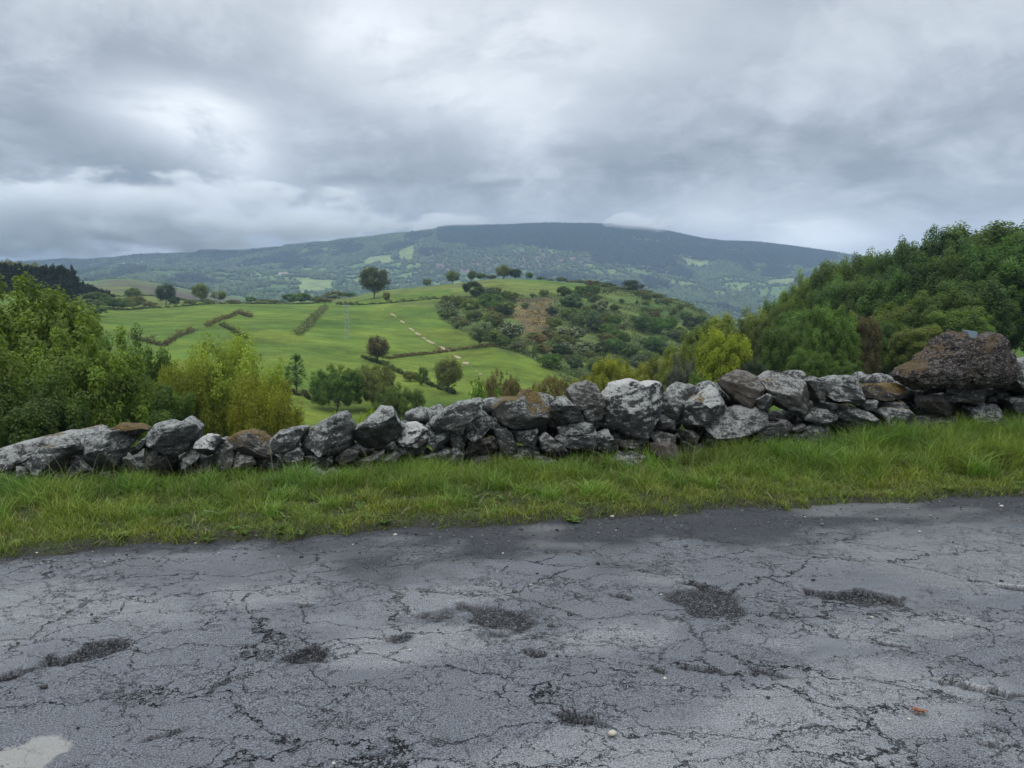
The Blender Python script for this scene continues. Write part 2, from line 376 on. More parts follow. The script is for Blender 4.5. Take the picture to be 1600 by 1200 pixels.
def slopes(xs, ys):                           # Fritsch-Carlson style limited slopes along last axis
    h = np.diff(xs); d = np.diff(ys, axis=-1)/h
    m = np.zeros_like(ys); m[..., 1:-1] = np.where(d[..., 1:]*d[..., :-1] > 0, 2*d[..., 1:]*d[..., :-1]/(d[..., 1:]+d[..., :-1]+1e-12*np.sign(d[..., 1:]+d[..., :-1]+1e-30)), 0)
    m[..., 0] = d[..., 0]; m[..., -1] = d[..., -1]; return m
LY = np.log(YN); MY = slopes(LY, ETAB)
def herm(x0, x1, y0, y1, m0, m1, q):
    h = x1-x0; t = (q-x0)/h; t2 = t*t; t3 = t2*t
    return y0*(2*t3-3*t2+1)+m0*h*(t3-2*t2+t)+y1*(3*t2-2*t3)+m1*h*(t3-t2)
def table_e(px, Y):
    px = np.clip(px, CX[0], CX[-1]); ly = np.clip(np.log(np.maximum(Y, 1)), LY[0], LY[-1])
    j = np.clip(np.searchsorted(LY, ly)-1, 0, len(LY)-2); i = np.clip(np.searchsorted(CX, px)-1, 0, len(CX)-2)
    def col(k): k = np.clip(k, 0, len(CX)-1); return herm(LY[j], LY[j+1], ETAB[k, j], ETAB[k, j+1], MY[k, j], MY[k, j+1], ly)
    e_1, e0, e1, e2 = col(i-1), col(i), col(i+1), col(i+2)
    x_1, x0, x1, x2 = CX[np.clip(i-1, 0, None)], CX[i], CX[i+1], CX[np.clip(i+2, None, len(CX)-1)]
    m0 = (e1-e_1)/np.maximum(x1-x_1, 1); m1 = (e2-e0)/np.maximum(x2-x0, 1)
    return herm(x0, x1, e0, e1, m0, m1, px)
def H(x, y, rough=True):
    x = np.atleast_1d(np.asarray(x, float)); y = np.atleast_1d(np.asarray(y, float))
    r = np.hypot(x, y); Y = np.maximum(y, r*.5); Y = np.maximum(Y, 1); px = 800+1200*x/Y
    z = EYE+table_e(px, Y)*Y
    s, t = st_of(x, y); t = t-WALL_T
    zn = -.12-np.maximum(t-.45, 0)*.34
    k = sst(t, 3, 14); z = zn*(1-k)+z*k
    if rough:
        sh = x.shape; a = sst(r, 60, 400)
        z = z+a*(fb2(x, y, 90, 3, 3.3)*1.6).reshape(sh)*sst(r, 60, 3500)**.5
        far = sst(r, 1400, 3200)
        z = z+far*(fb2(x, y, 520, 5, 8.1)*34).reshape(sh)*(1-sst(r, 3000, 3900)*.75)
    return z
def H1(x, y): return float(H(np.array([x]), np.array([y]))[0])
def proj(x, y, z):                            # photo pixel of a world point
    zz = z-EYE; c, s = math.cos(ALPHA), math.sin(ALPHA); f = y*c-zz*s; u = y*s+zz*c
    return 800+1200*x/f, 600-1200*u/f
def ground_at(px, Y):                         # land point in column px at depth Y
    x = (px-800)/1200*Y; return np.array([x, Y, H1(x, Y)])
def ground_hit(px, row, y0=60, y1=9000):      # first land point seen at (px,row)
    Ys = np.exp(np.linspace(math.log(y0), math.log(y1), 900)); d = dir_of(px, row)
    x = d[0]/d[1]*Ys; z = EYE+d[2]/d[1]*Ys; h = H(x, Ys); k = np.nonzero(h >= z)[0]
    i = k[0] if len(k) else int(np.argmin(z-h)); return np.array([x[i], Ys[i], h[i]])
def inpoly(px, py, poly):
    r = np.zeros(px.shape, bool); n = len(poly)
    for i in range(n):
        x1, y1 = poly[i]; x2, y2 = poly[(i+1) % n]
        c = ((y1 > py) != (y2 > py)); 
        with np.errstate(divide='ignore', invalid='ignore'): xi = (x2-x1)*(py-y1)/(y2-y1+1e-12)+x1
        r ^= c & (px < xi)
    return r
def world_poly(pts, y0=60, y1=9000): return [tuple(ground_hit(a, b, y0, y1)[:2]) for a, b in pts]
# land-cover patches as outlines on the land itself
SCRUB = world_poly([(678, 480), (700, 470), (740, 462), (790, 457), (820, 462), (880, 462), (905, 452), (930, 446), (1000, 462), (1100, 494), (1110, 520), (1080, 560), (1000, 610), (905, 610), (870, 585), (822, 556), (780, 545), (735, 525), (690, 500)], 160, 560)
BROWN = world_poly([(812, 470), (870, 465), (872, 500), (850, 540), (820, 520), (800, 490)], 160, 560)
LOWG = world_poly([(500, 640), (570, 560), (640, 590), (720, 625), (760, 650), (640, 690)], 90, 400)
UPG = world_poly([(560, 478), (712, 466), (700, 445), (780, 437), (885, 447), (890, 462), (780, 464), (680, 480)], 300, 600)
MOOR = world_poly([(110, 425), (350, 447), (345, 470), (250, 468), (110, 462)], 700, 2000)
FARG = [world_poly(p, 2000, 4500) for p in (
  [(1066, 403), (1108, 407), (1110, 416), (1075, 417)], [(1150, 393), (1166, 396), (1170, 411), (1156, 410)], [(1198, 438), (1245, 435), (1240, 444), (1200, 445)],
  [(575, 402), (612, 398), (612, 410), (568, 411)], [(625, 390), (648, 386), (645, 406), (620, 408)], [(470, 438), (520, 438), (520, 455), (465, 458)])]
HEATH = world_poly([(660, 392), (800, 396), (920, 398), (915, 425), (800, 432), (700, 425), (640, 410)], 2000, 4500)
PINE = world_poly([(690, 366), (850, 358), (975, 364), (990, 378), (1290, 405), (1300, 420), (1230, 417), (1100, 402), (900, 396), (800, 384), (690, 382)], 2000, 5000)
PINE2 = world_poly([(925, 390), (1050, 398), (1060, 420), (1000, 418), (925, 412)], 2000, 5000)
def voronoi_cells(x, y, size, seed):
    gx = x/size; gy = y/size; ix = np.floor(gx).astype(int); iy = np.floor(gy).astype(int)
    b1 = np.full(x.shape, 9.); b2 = np.full(x.shape, 9.); idv = np.zeros(x.shape)
    for dx in (-1, 0, 1):
        for dy in (-1, 0, 1):
            cx = ix+dx; cy = iy+dy; h = (cx*73856093 ^ cy*19349663 ^ seed*83492791) & 0xffff
            fx = cx+((h*2654435761) % 1000)/1000.; fy = cy+((h*40503+977) % 1000)/1000.
            d = np.hypot(gx-fx, gy-fy); hid = ((h*7919) % 997)/997.
            near = d < b1; b2 = np.where(near, b1, np.minimum(b2, d)); idv = np.where(near, hid, idv); b1 = np.where(near, d, b1)
    return b2-b1, idv
def far_cover(x, y):
    """returns colour and tree density (0 none .. 1 closed wood) and conifer share for the far mountain"""
    px = 800+1200*x/np.maximum(y, 1)
    wx = x+fb2(x, y, 260, 3, 1.1)*90; wy = (y+fb2(x, y, 260, 3, 5.1)*130)
    edge, cid = voronoi_cells(wx/1.25, wy/1.9, 82, 3)
    big = fb2(x, y*.6, 420, 4, 2.2); n = fb2(x, y, 60, 3, 9.9)
    zone = sst(3700-y, 0, 700)*.35+sst(px, 1050, 700)*.16-sst(px, 800, 1100)*.35+big*.9-sst(y, 2900, 3500)*.45
    field = (cid < .52+zone)
    dens = np.where(field, np.where(edge < .13, .9, 0.03), .92)
    conif = ((cid*7) % 1 > .72) & ~field
    col = np.zeros((len(x), 3)); g = (cid*13) % 1
    col[:] = np.array([.060, .115, .036])[None]*(1-g)[:, None]+np.array([.14, .20, .065])[None]*g[:, None]
    col[~field] = (.04, .065, .03)
    he = inpoly(x, y, HEATH) | ((cid > .86) & (y > 2900)); col[he & (n+big*.3 > -.25)] = (.135, .098, .09); dens = np.where(he, .22, dens)
    for pl in FARG:
        k = inpoly(x, y, pl); col[k] = (.16, .21, .08); dens = np.where(k, 0, dens)
    pi = inpoly(x, y, PINE) | inpoly(x, y, PINE2) | ((y > 3560+60*n) & (px > 685) & (px < 985)) | ((y > 3700+80*n) & (px > 985) & (px < 1300)); dens = np.where(pi, 1.0, dens); conif = conif | pi; col[pi] = (.02, .035, .022)
    return col, dens, conif
def land_colour(x, y, z):
    n = fb2(x, y, 40, 4, 4.4); n2 = fb2(x, y, 9, 3, 6.4); ph = fb2(x, y, 150, 3, 2.9)
    r = np.hypot(x, y)
    st = fb2(x*.5, y+x*.35, 14, 3, 12.); mead = np.stack([.092+.034*n+.024*ph+.018*st, .146+.03*n+.018*ph+.020*st, .024+.006*n], 1)
    col = mead
    lo = inpoly(x, y, LOWG); col[lo] *= .92
    up = inpoly(x, y, UPG); col[up] = col[up]*.5+np.array([.115, .135, .04])*.55
    rim = (y > 470) & (y < 1200) & (800+1200*x/np.maximum(y, 1) < 760); col[rim] = col[rim]*.5+np.array([.115, .13, .05])*.5
    pxx = 800+1200*x/np.maximum(y, 1)
    s = inpoly(x+n2*10, y+n*16, SCRUB) | ((pxx > 915) & (pxx < 1260) & (y > 190) & (y < 1000))
    col[s] = np.stack([.080+.035*n+.015*n2, .118+.03*n+.014*n2, .032+.01*n], 1)[s]
    b = inpoly(x+n2*6, y+n*12, BROWN); col[b] = np.stack([.098+.05*n2+.03*n, .084+.03*n2+.02*n, .040+.01*n], 1)[b]
    m = inpoly(x, y, MOOR) | ((r > 800) & (r < 2100) & (n+ph > .05)); col[m] = np.stack([.085+.03*n, .075+.02*n, .060+.01*n], 1)[m]
    f = r > 1900
    if f.any(): c, _, _ = far_cover(x[f], y[f]); col[f] = c
    return np.clip(col, .005, 1)
def build_ground():
    fr = np.linspace(-50, 50, 860); back = np.concatenate([np.linspace(52, 90, 16), np.linspace(95, 265, 24), np.linspace(270, 308, 16)])
    az = np.radians(np.concatenate([fr, back])); nr = 640
    r = np.concatenate([[.5, 3], np.exp(np.linspace(math.log(5.5), math.log(6000), nr))])
    A, Rr = np.meshgrid(az, r); x = (Rr*np.sin(A)).ravel(); y = (Rr*np.cos(A)).ravel()
    z = H(x, y); col = land_colour(x, y, z)
    nr_, nc = A.shape; a = np.arange(nr_*nc).reshape(nr_, nc); a2 = np.concatenate([a, a[:, :1]], 1)
    F = np.stack([a2[:-1, :-1].ravel(), a2[1:, :-1].ravel(), a2[1:, 1:].ravel(), a2[:-1, 1:].ravel()], 1)
    V = np.stack([x, y, z], 1); c0 = len(V); V = np.vstack([V, [0, 0, -.12]]); col = np.vstack([col, col[:1]])
    T3 = np.stack([a2[0, :-1], a2[0, 1:], np.full(nc, c0)], 1)[:, ::-1]
    me = npmesh('ground', V, [F, T3], M['ground'], True, {'col': col})
    tag(mobj('ground', me), 'green pasture and scrubby hillsides falling away from the wall and rising to a far mountain', None, None, 'structure')
build_ground()
# ------------------------------------------------------------------ road
HOLES = [ # px,row,half-width px,half-height px,depth m, row shift over the half width (slant), 1 = broad shallow gravelly hollow
 (145, 1017, 60, 14, .026, -15, 0), (483, 1025, 38, 15, .026, -7, 0), (765, 966, 78, 27, .020, -3, 1), (1112, 946, 86, 27, .020, 0, 1), (1342, 936, 66, 17, .032, 4, 0), (626, 997, 20, 9, .010, -2, 1),
 (842, 1021, 24, 9, .016, 2, 0), (1100, 1048, 44, 7, .030, 6, 0), (1212, 1056, 26, 5, .028, 9, 0), (1522, 1072, 40, 8, .042, 12, 0), (900, 1120, 46, 8, .032, 14, 0), (265, 1146, 34, 5, .030, -9, 0), (472, 946, 17, 5, .018, -2, 0),
 (1080, 911, 24, 4, .022, 3, 0), (1578, 918, 26, 5, .026, 2, 0), (1545, 1163, 22, 5, .030, 8, 0), (180, 1080, 20, 4, .016, -4, 0), (345, 1068, 13, 4, .020, -2, 0), (5, 1055, 36, 6, .026, -8, 0), (970, 932, 20, 4, .016, 3, 0), (545, 950, 10, 3, .012, -2, 0), (1590, 1083, 14, 3, .02, 2, 0), (1036, 1052, 12, 5, .022, 4, 0), (1395, 1006, 22, 3, .012, 2, 0)]
def build_road():
    def dense(a, b, fine, ext, grow=1.12):
        m = np.arange(a, b, fine); L = []; d = fine; v = a
        while v > ext[0]: d *= grow; v -= d; L.append(v)
        Rr = []; d = fine; v = m[-1]
        while v < ext[1]: d *= grow; v += d; Rr.append(v)
        return np.concatenate([L[::-1], m, Rr])
    s = dense(-4.6, 5.6, .0125, (-90, 90)); t = np.concatenate([np.arange(-6.2, -3.9, .06), np.arange(-3.9, .34, .0105)])
    S, Tt = np.meshgrid(s, t); S = S.ravel(); Tt = Tt.ravel()
    p = np.stack([S, Tt, np.zeros_like(S)], 1)
    z = fbm(p*.9, 3)*.010+fbm(p*4.2+3, 3)*.0028
    z -= np.maximum(Tt+.6, 0)*.02
    hole = np.zeros_like(S); patch = np.zeros_like(S)
    wob = fbm(p*5+9, 4); rough = fbm(p*42, 2); wob2 = fbm(p*1.7+4, 3); wob3 = fbm(p*13+2, 3)
    for i, (px, row, hx, hy, dep, tilt, broad) in enumerate(HOLES):
        cs, ct = road_pt(px, row); a = abs(road_pt(px+hx, row)[0]-cs); b = abs(road_pt(px, row-hy)[1]-road_pt(px, row+hy)[1])/2
        sl = (road_pt(px+hx, row+tilt)[1]-ct)/a; T2 = Tt-ct-(S-cs)*sl
        q = np.hypot((S-cs)/a, T2/b)+wob*(.8 if broad else .55)+(0 if broad else wob3*(.3 if hy > 12 else .75))+wob2*.3
        soft = .40 if broad else .08+.34*sst(T2/b, .5, -.7)
        k = 1-sst(q, .85-soft, .95); z -= k*dep*(.8 if broad else 1.25); z += k*rough*.005; hole = np.maximum(hole, 1-sst(q, .9-soft, 1.05))
    dk = sst(Tt+wob2*.35+wob*.10, -.85, -.35)*sst(S+wob2*.8, -2.4, -.6)
    dk = np.maximum(dk, sst(Tt+wob*.12, -.16, .02))*.9
    s1, t1 = road_pt(20, 1185); q = np.hypot((S-s1)/.17, (Tt-t1)/.10)+wob*.9; patch = 1-sst(q, .85, .92); z -= patch*.004
    wet = np.clip(sst(fbm(p*np.array([.55, 1.3, 1])+21, 3), .05, .5), 0, 1)
    for px, row, hx, hy in ((420, 930, 110, 22), (680, 930, 130, 24), (1040, 905, 70, 16), (950, 1000, 120, 30), (1380, 985, 220, 26)):
        cs, ct = road_pt(px, row); a = hx/1200*3.9; b = abs(road_pt(px, row-hy)[1]-road_pt(px, row+hy)[1])/2
        wet = np.maximum(wet, 1-sst(np.hypot((S-cs)/a, (Tt-ct)/b)+wob*.5, .3, 1.2))
    x, y = xy_of(S, Tt)
    me = npmesh('road', np.stack([x, y, z], 1), gridfaces(len(t), len(s)), M['road'], True, {'hole': hole, 'patch': patch, 'dark': dk, 'wet': wet})
    tag(mobj('road', me), 'wet grey cracked asphalt road with gravelly potholes', None, None, 'structure')
build_road()
# ------------------------------------------------------------------ verge
def edge_off(s): s = np.asarray(s, float); return fb2(s, s*0, .55, 5, 2.0, .65)*.13+.10*np.exp(-((s-1.6)/1.1)**2)-.08*sst(-s, 2.0, 3.4)
def verge_z(s, t):
    e = t-edge_off(s)
    z = -.05+sst(e, -.05, .12)*.075+np.clip(e, 0, 3)*-.012+fb2(s, t, .5, 3, 7.7).reshape(np.shape(s))*.035*sst(e, 0, .4)
    z = z+.12*sst(s, 2.6, 4.8)*sst(e, .4, 1.8)
    return z
def build_verge():
    s = np.concatenate([np.arange(-60, -7, .5), np.arange(-7, 8, .035), np.arange(8, 60, .5)]); t = np.arange(-.12, 3.0, .03)
    S, Tt = np.meshgrid(s, t); S = S.ravel(); Tt = Tt.ravel(); z = verge_z(S, Tt)
    z = z-sst(Tt, WALL_T+.45, 3.0)*.75
    x, y = xy_of(S, Tt); e = Tt-edge_off(S); edge = 1-sst(e+fb2(S, Tt, .12, 3, 1.2)*.1, .03, .14)
    me = npmesh('verge', np.stack([x, y, z], 1), gridfaces(len(t), len(s)), M['verge'], True, {'edge': edge})
    tag(mobj('verge', me), 'soil bank of the roadside verge under the grass', None, None, 'structure')
build_verge()
def wall_plane(px, row, off):            # wall face point (s,z) seen at pixel
    d = dir_of(px, row); n2 = WN; tt = WALL_T-.25+off
    k = (tt-((0-O0[0])*WN[0]+(0-O0[1])*WN[1]))/(d[0]*WN[0]+d[1]*WN[1])
    x, y = d[0]*k, d[1]*k; s, _ = st_of(x, y); return s, EYE+d[2]*k, tt
def grass_mesh(n, s, t, h, wd, lean, col, seed, seg=3):
    g = np.random.default_rng(seed); x, y = xy_of(s, t); z = verge_z(s, t)-.01
    az = g.uniform(0, 2*np.pi, n); dirv = np.stack([np.cos(az), np.sin(az)], 1); side = np.stack([-dirv[:, 1], dirv[:, 0]], 1)
    # turn blade flats at random
    rot = g.uniform(0, np.pi, n); side = np.stack([np.cos(rot), np.sin(rot)], 1)
    V = []; k = seg
    for i in range(k+1):
        f = i/k; cx = x+dirv[:, 0]*h*lean*f*f; cy = y+dirv[:, 1]*h*lean*f*f; cz = z+h*(f-.28*lean*f*f*f)
        wv = wd*(1-f**1.6)
        if i < k:
            V.append(np.stack([cx-side[:, 0]*wv/2, cy-side[:, 1]*wv/2, cz], 1)); V.append(np.stack([cx+side[:, 0]*wv/2, cy+side[:, 1]*wv/2, cz], 1))
        else: V.append(np.stack([cx, cy, cz], 1))
    per = 2*k+1; A = np.stack(V, 1).reshape(-1, 3); b = np.arange(n)*per
    Q = np.concatenate([np.stack([b+2*i, b+2*i+1, b+2*i+3, b+2*i+2], 1) for i in range(k-1)]); Tt = np.stack([b+2*k-2, b+2*k-1, b+2*k], 1)
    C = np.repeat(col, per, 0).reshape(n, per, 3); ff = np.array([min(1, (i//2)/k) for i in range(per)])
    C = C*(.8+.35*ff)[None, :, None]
    return A, Q, Tt, C.reshape(-1, 3)
def build_grass():
    g = np.random.default_rng(77); parts = []
    n = 300000; s = g.uniform(-6.2, 7.2, n); t = g.uniform(-.02, 2.75, n)**1.0
    e = t-edge_off(s); cl = fb2(s, t, .22, 3, 3.1); cl2 = fb2(s, t, .9, 2, 8.0); bare = fb2(s, t, .35, 3, 14.)
    keep = (e > -.01+g.random(n)*.10) & (g.random(n) < .74+cl*1.1) & ~((t > 1.55) & (g.random(n) < .75)) & (g.random(n) < 1.2)
    for ps in ((978, 700), (1040, 704)):
        qs, _, _ = wall_plane(*ps, -.2); keep &= ~((np.abs(s-qs) < .22) & (t > 1.05) & (g.random(n) < .93))
    s, t, e, cl, cl2 = s[keep], t[keep], e[keep], cl[keep], cl2[keep]; n = len(s)
    near = sst(e, .15, 1.5); h = (.050+.075*near+.07*np.clip(cl+cl2*.6, -.4, 1)*sst(e, .1, .7))*g.uniform(.6, 1.5, n); h = np.clip(h*(1+1.1*sst(s, 1.5, 4.2)*sst(e, .3, 1.0)), .02, .38)*(1-.35*sst(t, 1.45, 1.7))
    wd = g.uniform(.003, .0075, n); lean = g.uniform(.15, 1.25, n)
    u = g.random(n); dry = (u < .07+.12*(1-near)); v = g.uniform(.5, 1.5, n)[:, None]*(1+.5*np.clip(cl, -.6, .6))[:, None]
    base = np.array([.150, .195, .030])[None]*(1-near)[:, None]+np.array([.112, .188, .030])[None]*near[:, None]
    base = base+np.clip(fb2(s, t, .6, 2, 31.), -.5, .5)[:, None]*np.array([.05, .025, .0])[None]
    col = base*v; col[dry] = np.array([.21, .19, .075])*g.uniform(.5, 1.2, (dry.sum(), 1))
    rb = (np.exp(-(((s-1.35)/.55)**2+((t-WALL_T+.25)/.2)**2)) > g.random(n)); col[rb] = np.array([.13, .075, .04])*g.uniform(.5, 1.3, (rb.sum(), 1))
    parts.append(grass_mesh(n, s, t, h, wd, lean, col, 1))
    n = 150000; s = g.uniform(-6.2, 7.2, n); t = g.uniform(-.02, 1.9, n); k = t-edge_off(s) > -.03+g.random(n)**2*.10; s, t = s[k], t[k]; n = len(s)
    col = np.array([.098, .135, .024])[None]*g.uniform(.5, 1.5, (n, 1)); dr = g.random(n) < .16; col[dr] = np.array([.19, .165, .07])*g.uniform(.5, 1.1, (dr.sum(), 1))
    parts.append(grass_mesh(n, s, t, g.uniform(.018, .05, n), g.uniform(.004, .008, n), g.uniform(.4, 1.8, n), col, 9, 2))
    # tufts: long blades bunched
    nt = 330; ts = g.uniform(-5.8, 6.8, nt); tt = g.uniform(.35, 1.72, nt); tt = np.where(g.random(nt) < .55, g.uniform(1.2, 1.72, nt), tt)
    m = 60; s = np.repeat(ts, m)+g.normal(0, .035, nt*m); t = np.repeat(tt, m)+g.normal(0, .03, nt*m); n = nt*m
    h = np.repeat(g.uniform(.09, .21, nt)*(1+.5*sst(ts, 1.5, 4.)), m)*g.uniform(.55, 1.2, n); col = np.array([.125, .215, .032])[None]*np.repeat(g.uniform(.75, 1.3, nt), m)[:, None]*g.uniform(.8, 1.2, (n, 1))
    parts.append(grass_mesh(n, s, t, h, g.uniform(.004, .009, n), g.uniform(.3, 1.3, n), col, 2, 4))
    # flowering stems in front of the wall
    n = 900; s = g.uniform(-5.6, 6.6, n); t = g.uniform(.9, 1.72, n); h = g.uniform(.16, .40, n)
    col = np.array([.20, .20, .09])[None]*g.uniform(.5, 1.2, (n, 1)); parts.append(grass_mesh(n, s, t, h, np.full(n, .0048), g.uniform(.05, .5, n), col, 3, 4))
    # fallen dry stalks
    n = 500; s = g.uniform(-5.6, 6.6, n); t = g.uniform(.1, 1.5, n); col = np.array([.46, .41, .22])[None]*g.uniform(.6, 1.1, (n, 1))
    parts.append(grass_mesh(n, s, t, g.uniform(.05, .14, n), np.full(n, .004), g.uniform(1.2, 2.6, n), col, 4, 4))
    V = []; F4 = []; F3 = []; C = []; off = 0
    for A, Q, T3, c in parts: V.append(A); F4.append(Q+off); F3.append(T3+off); C.append(c); off += len(A)
    me = npmesh('grass', np.vstack(V), [np.vstack(F4), np.vstack(F3)], M['grass'], True, {'col': np.vstack(C)})
    tag(mobj('grass', me), 'long green grass growing on the verge in front of the stone wall', 'grass', None, 'stuff')
build_grass()
def build_weeds():                       # broad low leaves: plantain, clover, dandelion leaves
    g = np.random.default_rng(8); V = []; F = []; C = []; off = 0; nr = 700
    for i in range(nr):
        s = g.uniform(-5.8, 6.8); t = g.uniform(.03, 1.7)**1.0; 
        if t < edge_off(np.array([s]))[0]+.03: continue
        x, y = xy_of(s, t); z = float(verge_z(np.array([s]), np.array([t]))[0]); k = g.integers(4, 9); L = g.uniform(.025, .06); c = np.array([.065, .12, .022])*g.uniform(.7, 1.5)
        if g.random() < .3: c = np.array([.085, .15, .025])*g.uniform(.8, 1.2)
        for j in range(k):
            a = j/k*6.283+g.uniform(-.3, .3); l = L*g.uniform(.7, 1.2); wv = l*g.uniform(.16, .3); up = g.uniform(.2, .9)
            d = np.array([math.cos(a), math.sin(a), 0]); sd_ = np.array([-d[1], d[0], 0]); b = np.array([x, y, z+.005])
            V += [b, b+d*l*.5+sd_*wv+[0, 0, l*.5*up], b+d*l+[0, 0, l*.55*up], b+d*l*.5-sd_*wv+[0, 0, l*.5*up]]
            F.append([off, off+1, off+2, off+3]); C += [c]*4; off += 4
    me = npmesh('weeds', np.array(V), np.array(F), M['grass'], False, {'col': np.array(C)})
    tag(mobj('weeds', me), 'low broad leaved weeds among the verge grass by the asphalt', 'weeds', None, 'stuff')
build_weeds()
def build_pebbles():
    g = np.random.default_rng(19); n = 1500; s = g.uniform(-4.4, 5.4, n); t = np.where(g.random(n) < .45, g.uniform(-.35, .12, n), g.uniform(-3.6, 0, n)); r_ = g.uniform(.0025, .008, n)*np.where(g.random(n) < .06, 2.2, 1)
    bm = bmesh.new(); bmesh.ops.create_icosphere(bm, subdivisions=1, radius=1); U = np.array([v.co[:] for v in bm.verts]); F = np.array([[v.index for v in f.verts] for f in bm.faces]); bm.free()
    rd = bpy.data.objects['road'].data; V0 = np.zeros(len(rd.vertices)*3, np.float32); rd.vertices.foreach_get('co', V0); V0 = V0.reshape(-1, 3); k = (np.abs(V0[:, 0]) < 6.5); V0 = V0[k]
    x, y = xy_of(s, t); z = np.zeros(n); hg = {}
    for a, b, c in V0[::3]: hg[(int(a//.05), int(b//.05))] = c
    for i in range(n): z[i] = hg.get((int(x[i]//.05), int(y[i]//.05)), 0)
    z = np.where(t > -.02, np.maximum(z, verge_z(s, t)), z)
    V = U[None]*(r_[:, None, None]*(1+g.normal(0, .2, (n, len(U), 1)))*np.array([1.2, 1, .7]))+np.stack([x, y, z+r_*.3], 1)[:, None]
    col = np.array([[.10, .10, .10]])*g.uniform(.2, 2.2, (n, 1)); w_ = g.random(n) < .05; col[w_] = (.42, .40, .36)
    me = npmesh('loose_gravel', V.reshape(-1, 3), (F[None]+(np.arange(n)*len(U))[:, None, None]).reshape(-1, 3), M['wood'], False, {'col': np.repeat(col, len(U), 0)})
    tag(mobj('loose_gravel', me), 'loose grey gravel crumbs scattered over the cracked asphalt', 'gravel', None, 'stuff')
    for j, (px, row, rr, c, lab) in enumerate([(957, 1148, .014, (.42, .38, .31), 'small pale stone lying beside the pothole at the bottom of the road'), (956, 808, .013, (.34, .31, .27), 'small pale stone on the asphalt edge below the middle of the grass'), (1437, 832, .009, (.36, .34, .29), 'tiny pale stone on the dark band of asphalt at the right'), (1270, 908, .010, (.02, .02, .02), 'small black asphalt crumb beside the right hand pothole')]):
        ss, tt = road_pt(px, row); x, y = xy_of(ss, tt); q = U*(1+g.normal(0, .15, (len(U), 1)))*np.array([1.3, 1, .75])*rr
        m = mat_plain('pebble_%d' % j, c, .8, 0, 60, .3); o = mobj('pebble', npmesh('pebble', q, F, m, False)); o.location = (x, y, .006); tag(o, lab, 'pebble')
    ss, tt = road_pt(1437, 1115); x, y = xy_of(ss, tt); V = []; F4 = []
    for i in range(9):
        a = g.uniform(0, 6.28); c = np.array([g.normal(0, .016), g.normal(0, .010), .006]); d = np.array([math.cos(a), math.sin(a), g.uniform(-.1, .5)])*.020; e = np.array([-math.sin(a), math.cos(a), g.uniform(-.2, .4)])*.008; b = len(V)
        V += [c-d, c-e+[0, 0, .004], c+d, c+e+[0, 0, .004]]; F4.append([b, b+1, b+2, b+3])
    o = mobj('dead_leaves', npmesh('dead_leaves', np.array(V), np.array(F4), mat_plain('dead_leaf', (.17, .075, .045), .8, 0, 90, .4), False)); o.location = (x, y, .004); tag(o, 'crumpled reddish brown dead leaves on the road near the lower right', 'leaves')
build_pebbles()
# ------------------------------------------------------------------ stones
_ico = {}
def ico(l):
    if l not in _ico:
        bm = bmesh.new(); bmesh.ops.create_icosphere(bm, subdivisions=l, radius=1)
        _ico[l] = (np.array([v.co[:] for v in bm.verts]), np.array([[v.index for v in f.verts] for f in bm.faces])); bm.free()
    return _ico[l]
def radial(poly, th):                    # distance from origin to the outline along each angle
    best = np.full(th.shape, 0.0); c, s = np.cos(th), np.sin(th)
    for i in range(len(poly)):
        a = poly[i]; b = poly[(i+1) % len(poly)]; e = b-a; den = c*e[1]-s*e[0]
        with np.errstate(divide='ignore', invalid='ignore'):
            r = (a[0]*e[1]-a[1]*e[0])/den; u = (a[0]*s-a[1]*c)/den
        ok = (np.abs(den) > 1e-9) & (u >= -.001) & (u <= 1.001) & (r > 0); best = np.where(ok & (r > best), r, best)
    return best
def stone_mesh(poly, thick, seed, lvl=5, white=0, moss=0, brown=0, mat='rock', eps=.62, amp=1.0, cuts=8, knob=0.0):
    g = np.random.default_rng(seed); U, F = ico(lvl); poly = np.asarray(poly, float)
    th = np.arctan2(U[:, 2], U[:, 0]); rho = np.hypot(U[:, 0], U[:, 2]); r = radial(poly, th); size = np.sqrt(r.mean()**2)
    rr = rho**eps; bb = np.sign(U[:, 1])*np.abs(U[:, 1])**eps
    X = np.stack([r*rr*np.cos(th), thick*bb, r*rr*np.sin(th)], 1)
    for _ in range(cuts):
        n = np.array([g.normal(0, .5), -1 if g.random() < .85 else 1, g.normal(.12, .5)]); n /= np.linalg.norm(n)
        d = X@n; lim = np.quantile(d, g.uniform(.66, .93)); k = d > lim; X[k] -= np.outer((d[k]-lim)*.93, n)
    o = g.uniform(0, 50, 3); nrm = U.copy(); 
    tl = g.uniform(-.5, .5); pr = np.stack([X[:, 0], X[:, 1], X[:, 2]+X[:, 0]*tl], 1)
    X = X+nrm*(fbm(X/size*1.3+o, 4)*.055*size*amp+fbm(pr*np.array([5, 6, 22.])+o, 4, .6)*.010*amp*min(1, size/.12)+np.minimum(fbm(X*11+o, 3, ridge=True)-.35, 0)[:, None].ravel()*.016*amp)[:, None]
    if knob: X = X+nrm*(fbm(X*9+o, 4, .6)*knob+fbm(X*28+o, 3, .6)*knob*.55)[:, None]
    km = np.zeros((len(X), 3)); km[:, 0] = white; km[:, 1] = moss; km[:, 2] = brown
    return X, F, km
